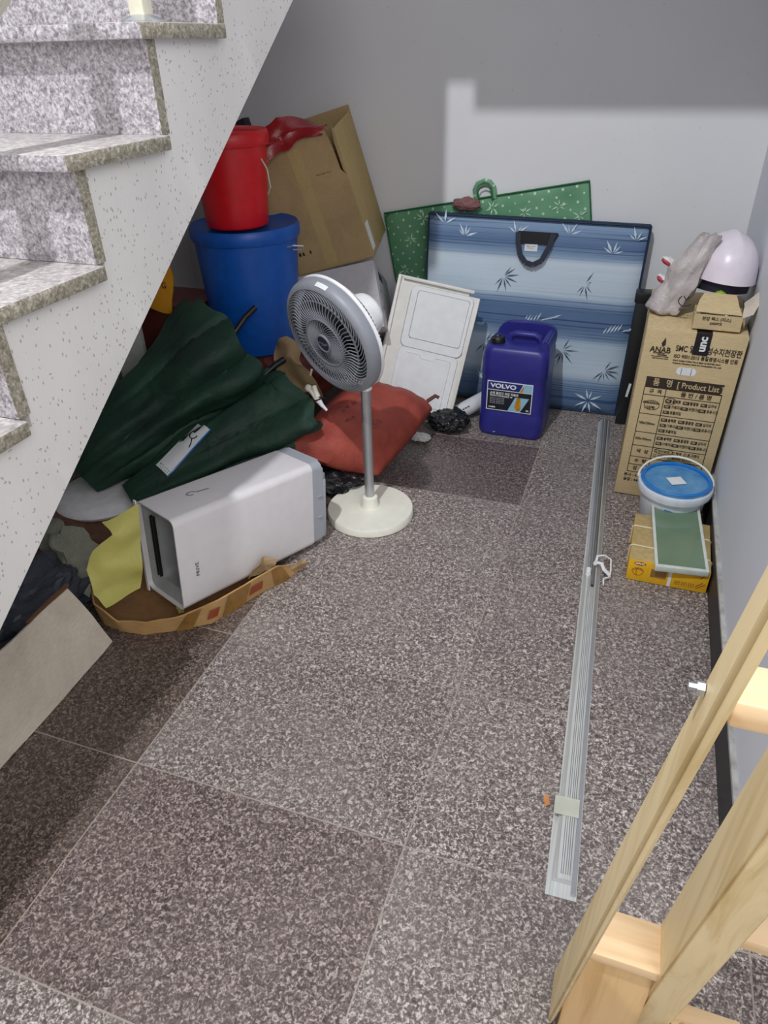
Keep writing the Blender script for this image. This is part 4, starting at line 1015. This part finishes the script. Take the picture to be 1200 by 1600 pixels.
# hand hole
bm = bmesh.new(); prism(bm, rrect(.060, .026, .012, 6, AX+.145, .492), 1, fy-.0004, fy+.0002); mesh_obj('hand_hole', bm, M['labelwhite'], ab)
bm = bmesh.new()
for xx in (-.016, .014): strip(bm, AX+.145+xx, .480, AX+.1468+xx, .504, .0005)
mesh_obj('hole_strap', bm, M['card_d'], ab)
# black tape over the top edge
bx('black_tape', (AX+.172, fy-.0004, AH-.035), (.046, .0010, .072), M['tape_blk'], ab); bx('black_tape', (AX+.172, -AD/2+.02, AH+.0006), (.046, .045, .0010), M['tape_blk'], ab)
text_obj('unc', .034, M['white_txt'], ab, (AX+.173, fy-.0012, AH-.034), (PI/2, -PI/2, 0), 'tape_lettering', 'CENTER', bold=.0012)
# things on the carton
sb = thing('small_parts_box', 'small open tan box of screws on top of the product carton, under the helmet', 'box', (.5228, 1.6050, .6300), (0, 0, -.02))
bx('box_front', (0, -.045, .024), (.138, .002, .046), M['card_box'], sb); bx('box_side', (-.068, 0, .022), (.002, .09, .044), M['card_box'], sb); bx('box_side', (.068, 0, .022), (.002, .09, .044), M['card_box'], sb); bx('box_base', (0, 0, .001), (.136, .09, .002), M['card_box'], sb); bx('box_back', (0, .045, .024), (.138, .002, .046), M['card_box'], sb)
sheet('flap', [[(-.068, -.040, .052), (.066, -.040, .050)], [(-.062, .01, .075), (.05, .01, .075)], [(-.05, .045, .088), (.045, .045, .088)]], M['card_box'], sb, th=.002, amp=.002, sc=30)
sheet('side_flap', [[(.066, -.046, .046), (.095, -.035, .055)], [(.070, .0, .06), (.113, .01, .085)], [(.072, .05, .065), (.105, .05, .10)]], M['card_grey'], sb, th=.002, amp=.002, sc=30)
bm = bmesh.new(); rr_ = random.Random(5)
for i_ in range(26): 
    x, y = rr_.uniform(-.06, .06), rr_.uniform(-.040, -.015); a = rr_.uniform(0, 3); tube(bm, [(x, y, .036+rr_.random()*.010), (x+.016*math.cos(a), y+.004, .040+rr_.random()*.008)], .0022, 6)
o = mesh_obj('screws', bm, M['chrome'], sb); o['kind'] = 'stuff'
texts('lettering', [('천장 텍스 (피스)', .0125, 0, .006, 1, .0003, 'CENTER'), ('2000PCS', .0095, 0, -.008, 1, .0003, 'CENTER')], M['ink'], sb, (-.004, -.0464, .028), FRONT)
hm = thing('safety_helmet', 'white safety helmet with navy liner, on top of the tan boxes at the right wall', 'helmet', (.527, 1.78, .750), (-.12, .10, .25))
bm = bmesh.new(); n = 48; S = 18; rings = []
for s in range(S+1):
    ph = (PI/2)*s/S; ring = []
    for j in range(n):
        a = 2*PI*j/n; r = math.cos(ph); z = math.sin(ph)
        x, y = math.cos(a)*r*.098, math.sin(a)*r*.118
        ridge = .0045*math.exp(-((x/.012)**2)) if z > .25 else 0
        zz = z*.128+ridge
        if s == 0: x *= 1.03; y *= 1.03; zz = -.012-(.012 if y < 0 else 0)*abs(math.sin(a))
        ring.append(bm.verts.new((x, y, zz)))
    rings.append(ring)
for a, b in zip(rings, rings[1:]):
    for j in range(n): bm.faces.new((a[j], a[(j+1) % n], b[(j+1) % n], b[j]))
bmesh.ops.remove_doubles(bm, verts=rings[-1], dist=.001); bm.normal_update()
bmesh.ops.solidify(bm, geom=bm.faces[:], thickness=.003)
mesh_obj('shell', bm, M['helmet'], hm, smooth=True); hm.scale = (1.0, 1.0, 1.0)
bm = bmesh.new(); lathe(bm, [(.070, -.055), (.086, -.050), (.090, -.005), (.085, .0), (.066, -.01)], 40, close=True); bmesh.ops.scale(bm, vec=(1, 1.15, 1), verts=bm.verts); mesh_obj('liner', bm, M['helmet_in'], hm, smooth=True)
lt('adjuster', [(0, 0), (.021, 0), (.021, .012), (.014, .018), (0, .018)], M['lime'], hm, 8, Matrix.Translation((-.030, -.100, -.062)) @ Matrix.Rotation(PI/2+.2, 4, 'X'))
pbg = thing('plastic_bag', 'milky plastic carrier bag with black print, standing beside the white helmet on the carton', 'plastic bag', (.372, 1.70, .632))
bm = bmesh.new(); n = 56; S = 30; rings = []
for s in range(S+1):
    t = s/S; ring = []
    cxx = .085*t**1.2; cyy = .02*t; hh = .245*t
    w1_ = .062*(1-.50*t**2.2)*(min(1, (t+.06)/.12)**.5); d1 = .050*(1-.6*t)*(min(1, (t+.06)/.12)**.5)
    for j in range(n):
        a = 2*PI*j/n; nz = noise.noise(Vector((math.cos(a)*1.5, math.sin(a)*1.5, t*4)))*.30+noise.noise(Vector((math.cos(a)*5, math.sin(a)*5, t*9)))*.10
        ring.append(bm.verts.new((cxx+math.cos(a)*w1_*(1+nz), cyy+math.sin(a)*d1*(1+nz), max(.001, hh+.012*noise.noise(Vector((math.cos(a)*2, math.sin(a)*2, 7+t)))))))
    rings.append(ring)
for a, b in zip(rings, rings[1:]):
    for j in range(n): bm.faces.new((a[j], a[(j+1) % n], b[(j+1) % n], b[j]))
bm.faces.new(rings[0][::-1]); bm.faces.new(rings[-1])
mesh_obj('bag_body', bm, M['clear_bag'], pbg, smooth=True)
bm = bmesh.new()
tube(bm, [(.050+.020*math.cos(t), -.066, .060+.017*math.sin(t)) for t in [2.2+i*.3 for i in range(13)]], .0016, 5); tube(bm, [(.044, -.066, .075), (.052, -.066, .062), (.060, -.066, .074)], .0018, 5); tube(bm, [(.035, -.064, .031), (.058, -.064, .036)], .003, 6)
mesh_obj('print', bm, M['inkblack'], pbg)
for i_, (px_, pz_) in enumerate([(-.045, .108), (-.052, .165)]):
    wr = thing('food_wrapper', ['lower', 'upper'][i_]+' red and white shiny wrapper sticking out left of the milky plastic bag', 'wrapper', (.395+px_+.012*i_, 1.72, .63+pz_-.006), (0, .5, 0))
    blob('foil', (0, 0, 0), (.026, .017, .013), M['white_paper'], wr, .15, 2, i_+1, 4); blob('red_print', (-.006, -.006, -.004), (.020, .014, .009), M['redwhite'], wr, .12, 2, i_+3, 3)
bp_ = thing('black_strut', 'tall black metal post standing between the blue mat and the product carton', 'post', (.300, 2.16, 0))
bx('post_body', (0, 0, .265), (.05, .05, .53), plain('dark_steel', lin(42, 44, 46), .4, .4), bp_, .003); bx('cap', (.002, -.002, .548), (.066, .060, .040), M['black_pl'], bp_, .004)
bx('tag', (.006, -.0265, .16), (.010, .002, .06), M['labelwhite'], bp_, rot=(0, .12, 0))

# ================================================================== PAIL, YELLOW BOX, GLASS PANEL
pl_ = thing('putty_pail', 'white pail with shiny blue lid and ivory bail, in front of the product carton', 'pail', (.497, 1.415, 0))
lt('pail_body', [(0, 0), (.088, 0), (.092, .004), (.105, .128), (.116, .132), (.1195, .150), (.117, .158), (.110, .160)], M['pail'], pl_, 64)
lt('lid', [(.110, .158), (.113, .168), (.106, .171), (.100, .165), (.0, .164)], M['lid_blue'], pl_, 64)
lt('lid_rim', [(.100, .166), (.108, .1665), (.113, .171), (.108, .175), (.100, .172)], M['rim_blue'], pl_, 64, close=True)
bx('paper_note', (.000, -.008, .168), (.050, .046, .001), M['labelwhite'], pl_, rot=(0, 0, .45))
tb('bail', [(.119*math.cos(a), .020+.10*math.sin(a)*1.0, .150+.040*math.sin(a)) for a in [PI*i/24 for i in range(25)]], .0035, M['offwhite'], pl_, 8)
bm = bmesh.new()
g_ = [[(.1005*math.cos(a)*1.0, .1005*math.sin(a), z0+dz0) for a in [-2.35+i*.13 for i in range(11)]] for z0, dz0 in ((.088, 0), (.104, 0))]
bm.free()
sheet('brand_swoosh', [[(math.cos(-2.3+i*.13)*.1022, math.sin(-2.3+i*.13)*.1022, .118-.030*math.sin(i/11*PI*.6)-.002) for i in range(12)], [(math.cos(-2.3+i*.13)*.1028, math.sin(-2.3+i*.13)*.1028, .128-.030*math.sin(i/11*PI*.6)-.006*abs(i-5.5)/5.5) for i in range(12)]], M['rim_blue'], pl_, th=.0006, sub=1)
yb = thing('yellow_carton', 'flat yellow and tan carton tied with string, under the green glass panel', 'carton', (.4995, 1.1767, .002), (0, 0, -.0194))
YW_, YD_, YH_ = .230, .262, .078
bm = bmesh.new(); box(bm, (0, 0, YH_/2), (YW_, YD_, YH_), .002)
bm.normal_update()
for f in bm.faces: f.material_index = 1 if f.normal.z > .5 else 0
mesh_obj('carton_body', bm, None, yb, mats=[M['yellow'], M['card_y']], smooth=True)
for i_, yy in enumerate((-.055, .055)):
    tb('string', [(-YW_/2-.002, yy+.01, .002), (-YW_/2-.003, yy, YH_-.004), (-YW_/2+.004, yy-.002, YH_+.002), (0, yy-.006, YH_+.0025), (YW_/2-.004, yy-.016, YH_+.002), (YW_/2+.003, yy-.016, YH_-.006), (YW_/2+.002, yy-.01, .002)], .0026, M['string'], yb, 6)
fy2 = -YD_/2-.0005
bm = bmesh.new(); prism(bm, [(-.082+.017*math.cos(a), .066+.0065*math.sin(a)) for a in [i*PI/8 for i in range(16)]], 1, fy2-.0005, fy2); mesh_obj('logo_oval', bm, M['maroon'], yb)
texts('logo_lettering', [('MIRAZ', .009, -.082, .066, 1, .0003, 'CENTER')], M['white_txt'], yb, (0, fy2-.0008, 0), FRONT)
bm = bmesh.new()
tube(bm, [(-.085+.016*math.cos(t)*(1+.1*math.sin(3*t)), fy2-.0004, .036+.014*math.sin(t)) for t in [i*.35 for i in range(19)]], .0008, 5); tube(bm, [(-.098, fy2-.0004, .040), (-.086, fy2-.0004, .047), (-.072, fy2-.0004, .042)], .0007, 5); tube(bm, [(-.088, fy2-.0004, .047), (-.090, fy2-.0004, .030), (-.084, fy2-.0004, .022)], .0007, 5)
for i_ in range(3):
    x = .030+i_*.020
    tube(bm, [(x-.007, fy2-.0004, .016), (x+.007, fy2-.0004, .016), (x+.007, fy2-.0004, .028), (x-.007, fy2-.0004, .028), (x-.007, fy2-.0004, .016)], .0006, 4); tube(bm, [(x-.003, fy2-.0004, .025), (x, fy2-.0004, .019), (x+.003, fy2-.0004, .025)], .0008, 4)
tube(bm, [(.085, fy2-.0004, .014), (.108, fy2-.0004, .034)], .0012, 4); tube(bm, [(.082, fy2-.0004, .020), (.100, fy2-.0004, .038)], .0012, 4)
tube(bm, [(.090, fy2-.0004, .052), (.108, fy2-.0004, .070)], .0016, 4)
mesh_obj('printed_symbols', bm, M['maroon'], yb)
bx('tape_strip', (.008, fy2-.0003, .030), (.009, .0008, .056), M['labelwhite'], yb); bx('clear_tape', (-.025, fy2-.0002, .040), (.045, .0005, .030), M['tape'], yb)
gp = thing('glass_panel', 'rectangular green glass panel in a pale grey frame, lying on the yellow carton', 'glass panel', (.5175, 1.1980, .0915), (.0553, -.020, .0746))
GWd, GLn = .150, .335
bx('glass', (0, 0, .001), (GWd-.014, GLn-.014, .006), M['gglass'], gp)
bm = bmesh.new()
for s in (-1, 1): box(bm, (s*(GWd/2-.0045), 0, 0), (.009, GLn, .014), .0015); box(bm, (0, s*(GLn/2-.0045), 0), (GWd-.018, .009, .014), .0015)
box(bm, (0, -GLn/2+.001, -.004), (GWd, .006, .020), .002)
mesh_obj('frame', bm, M['gframe'], gp, smooth=True)

# ================================================================== ALUMINIUM RAIL on the floor
ra = thing('aluminium_rail', 'long aluminium profile rail lying on the floor between blue mat and wooden ladder', 'metal rail', (.32, 0, 0))
PA, PB = Vector((.322, -.008, 0)), Vector((.232, 2.13, 0)); dr = (PB-PA); Lr = dr.length; ang = math.atan2(-dr.x, dr.y)
def railpart(name, prof, mat, y0=0, y1=Lr, cutc=False):
    bm = bmesh.new(); prism(bm, prof, 1, y0, y1)
    bmesh.ops.rotate(bm, matrix=Matrix.Rotation(ang, 3, 'Z'), verts=bm.verts); bmesh.ops.translate(bm, vec=PA-Vector((.32, 0, 0)), verts=bm.verts)
    return mesh_obj(name, bm, mat, ra)
railpart('base_strip', [(-.031, .001), (.029, .001), (.029, .004), (-.031, .004)], M['alu'], 0, .19)
railpart('base_strip', [(-.024, .001), (.029, .001), (.029, .0045), (-.024, .0045)], M['alu'], .19, Lr)
railpart('channel', [(-.020, .0045), (.017, .0045), (.017, .018), (.012, .020), (-.012, .020), (-.020, .010)], M['alu'], .030, Lr-.01)
bm = bmesh.new()
for xx in (-.006, -.002, .003, .007, .011): prism(bm, [(xx, .0200), (xx+.0016, .0200), (xx+.0008, .0212)], 1, .04, Lr-.02)
bmesh.ops.rotate(bm, matrix=Matrix.Rotation(ang, 3, 'Z'), verts=bm.verts); bmesh.ops.translate(bm, vec=PA-Vector((.32, 0, 0)), verts=bm.verts); mesh_obj('ribs', bm, plain('alu_dark', lin(150, 152, 152), .4, .4), ra)
railpart('side_lip', [(.017, .0045), (.026, .0045), (.026, .012), (.017, .014)], M['silver'], .008, Lr)
railpart('clear_tape', [(-.032, .0203), (.020, .0212), (.020, .0216), (-.032, .0210)], plain('dirty_clear_tape', lin(190, 190, 176), .3), .17, .215)
for i_, (xo, y0, yl_, r_) in enumerate(((-.008, 1.02, 2.12, .0042), (.006, .96, 2.12, .0052))):
    rd = thing('thin_rod', ['thinner left steel rod with a white end sleeve lying on the aluminium rail', 'thicker right hollow steel rod lying on the aluminium rail'][i_], 'rod', (0, 0, 0))
    R3 = Matrix.Rotation(ang, 3, 'Z'); a = PA+R3 @ Vector((xo, y0, .0215+r_)); b = PA+R3 @ Vector((xo+.0, yl_, .0215+r_))
    tb('rod', [a, b], r_, M['silver'] if i_ == 0 else plain('grey_rod', lin(130, 130, 128), .4, .5), rd, 12)
    if i_ == 0: tb('sleeve', [a-(b-a).normalized()*.006, a+(b-a).normalized()*.020], .0078, M['white'], rd, 14)
    else: tb('bore', [a-(b-a).normalized()*.0006, a+(b-a).normalized()*.001], r_*.72, M['black_pl'], rd, 12)
hk = thing('wire_clamp', 'white-painted metal hook clamp hanging over the edge of the aluminium rail', 'clamp', (.300, 1.02, .0))
bm = bmesh.new()
tube(bm, [(-.012, .045, .030), (-.010, .078, .032), (.010, .088, .032), (.032, .082, .024), (.036, .045, .012), (.036, .012, .008), (.018, -.006, .010), (.020, -.030, .008)], .0042, 8, flat=.7)
tube(bm, [(-.014, .040, .034), (.006, .036, .036), (.014, .016, .030), (.034, .014, .014)], .0062, 8, flat=.8)
tube(bm, [(-.012, .046, .032), (-.014, .030, .036)], .006, 8)
mesh_obj('hook', bm, M['white'], hk, smooth=True); lt('screw', [(0, 0), (.006, 0), (.006, .006), (.002, .008), (0, .008)], M['chrome'], hk, 12, Matrix.Translation((.005, .050, .036)))
o = sheet('dry_leaf', [[(.256, .205, .003), (.264, .212, .006)], [(.264, .182, .004), (.272, .190, .003)]], M['rust'], None, th=.0008, amp=.003, sc=60, sub=4); tag(o, 'small dry tan leaf fragment on the floor left of the aluminium rail', 'leaf')

# ================================================================== WOODEN LADDER
ld = thing('wooden_ladder', 'pale pine wooden ladder standing close in the lower right corner', 'ladder', (.40, -.2, 0))
lo = Vector((.40, -.2, 0))
def stile(x0, x1, yb, dep, sl, z0, z1):
    """leaning plank: rear face at y = yb - sl*z"""
    bm = bmesh.new(); pts = []
    for z in (z0, z1):
        dd = dep[0]+(dep[1]-dep[0])*min(1, z/.7) if isinstance(dep, tuple) else dep
        for x, y in ((x0, yb-sl*z), (x1, yb-sl*z), (x1, yb-sl*z-dd), (x0, yb-sl*z-dd)): pts.append(bm.verts.new(Vector((x, y, z))-lo))
    for q in ((0, 1, 2, 3), (7, 6, 5, 4), (0, 4, 5, 1), (1, 5, 6, 2), (2, 6, 7, 3), (3, 7, 4, 0)): bm.faces.new([pts[i] for i in q])
    bmesh.ops.bevel(bm, geom=bm.edges[:], offset=.003, segments=2, affect='EDGES')
    return mesh_obj('stile', bm, M['pine'], ld, smooth=True)
stile(.3285, .3370, -.138, (.088, .018), .345, .001, 1.30)
stile(.450, .500, -.120, .080, .20, .001, 1.15)
def rung(x0, x1, yr, dep, zt, th_):
    bm = bmesh.new(); box(bm, ((x0+x1)/2, yr-dep/2, zt-th_/2), (x1-x0, dep, th_), .002); bmesh.ops.translate(bm, vec=-lo, verts=bm.verts); return mesh_obj('rung', bm, M['pine_x'], ld, smooth=True)
rung(.357, .452, -.188, .070, .33, .022)
rung(.345, .452, -.500, .030, 1.128, .018)
rung(.500, .600, -.130, .085, .40, .022)
rung(.500, .600, -.190, .07, .14, .022)
bm = bmesh.new(); box(bm, (.396, -.240, .154), (.108, .012, .306), .001); bmesh.ops.translate(bm, vec=-lo, verts=bm.verts); mesh_obj('kick_board', bm, M['pine_p'], ld)
bt = lt('bolt', [(0, 0), (.006, 0), (.006, .006), (.0036, .0065), (.0034, .012), (0, .012)], M['chrome'], ld, 6); bt.location = Vector((.328, -.538, 1.14))-lo; bt.rotation_euler = (0, -PI/2, 0); bt.scale = (.6, .6, .6)

# surface prints belong to the mesh they are printed on
def merge_into(host, part):
    bm = bmesh.new(); bm.from_mesh(host.data); n0 = len(host.data.materials)
    tmp = part.data.copy(); tmp.transform(part.matrix_basis)
    k0 = len(bm.faces); bm.from_mesh(tmp); bm.faces.ensure_lookup_table()
    for f in bm.faces[k0:]: f.material_index = n0+f.material_index
    for m_ in part.data.materials: host.data.materials.append(m_)
    bm.to_mesh(host.data); bm.free(); bpy.data.meshes.remove(tmp); bpy.data.objects.remove(part, do_unlink=True)
for host, prints in (('cushion', ('leaf_print', 'dark_leaf_print')), ('sack_body', ('faded_print',))):
    for pn_ in prints:
        p_ = bpy.data.objects.get(pn_); h_ = [c for c in p_.parent.children if c.name.startswith(host)][0]; merge_into(h_, p_)
p_ = bpy.data.objects['dragonfly_print']; merge_into([c for c in p_.parent.children if c.name.startswith('cushion')][0], p_)
p_ = bpy.data.objects['printed_symbols']; merge_into([c for c in p_.parent.children if c.name.startswith('carton_body')][0], p_)
for ch, par in (('tag_print', 'care_tag'), ('tape_lettering', 'black_tape'), ('hole_strap', 'hand_hole'), ('badge_rim', 'hub_badge'), ('badge_lettering', 'hub_badge'), ('handle_piping', None), ('logo_lettering', 'logo_oval'), ('hand_slot', 'carton_body')):
    c = bpy.data.objects.get(ch)
    if not c or not par: continue
    h = [x for x in c.parent.children if x.name.split('.')[0] == par]
    if h:
        bpy.context.view_layer.update(); mw = c.matrix_world.copy(); c.parent = h[0]; c.matrix_parent_inverse = Matrix.Identity(4); bpy.context.view_layer.update()
        c.matrix_local = h[0].matrix_world.inverted() @ mw
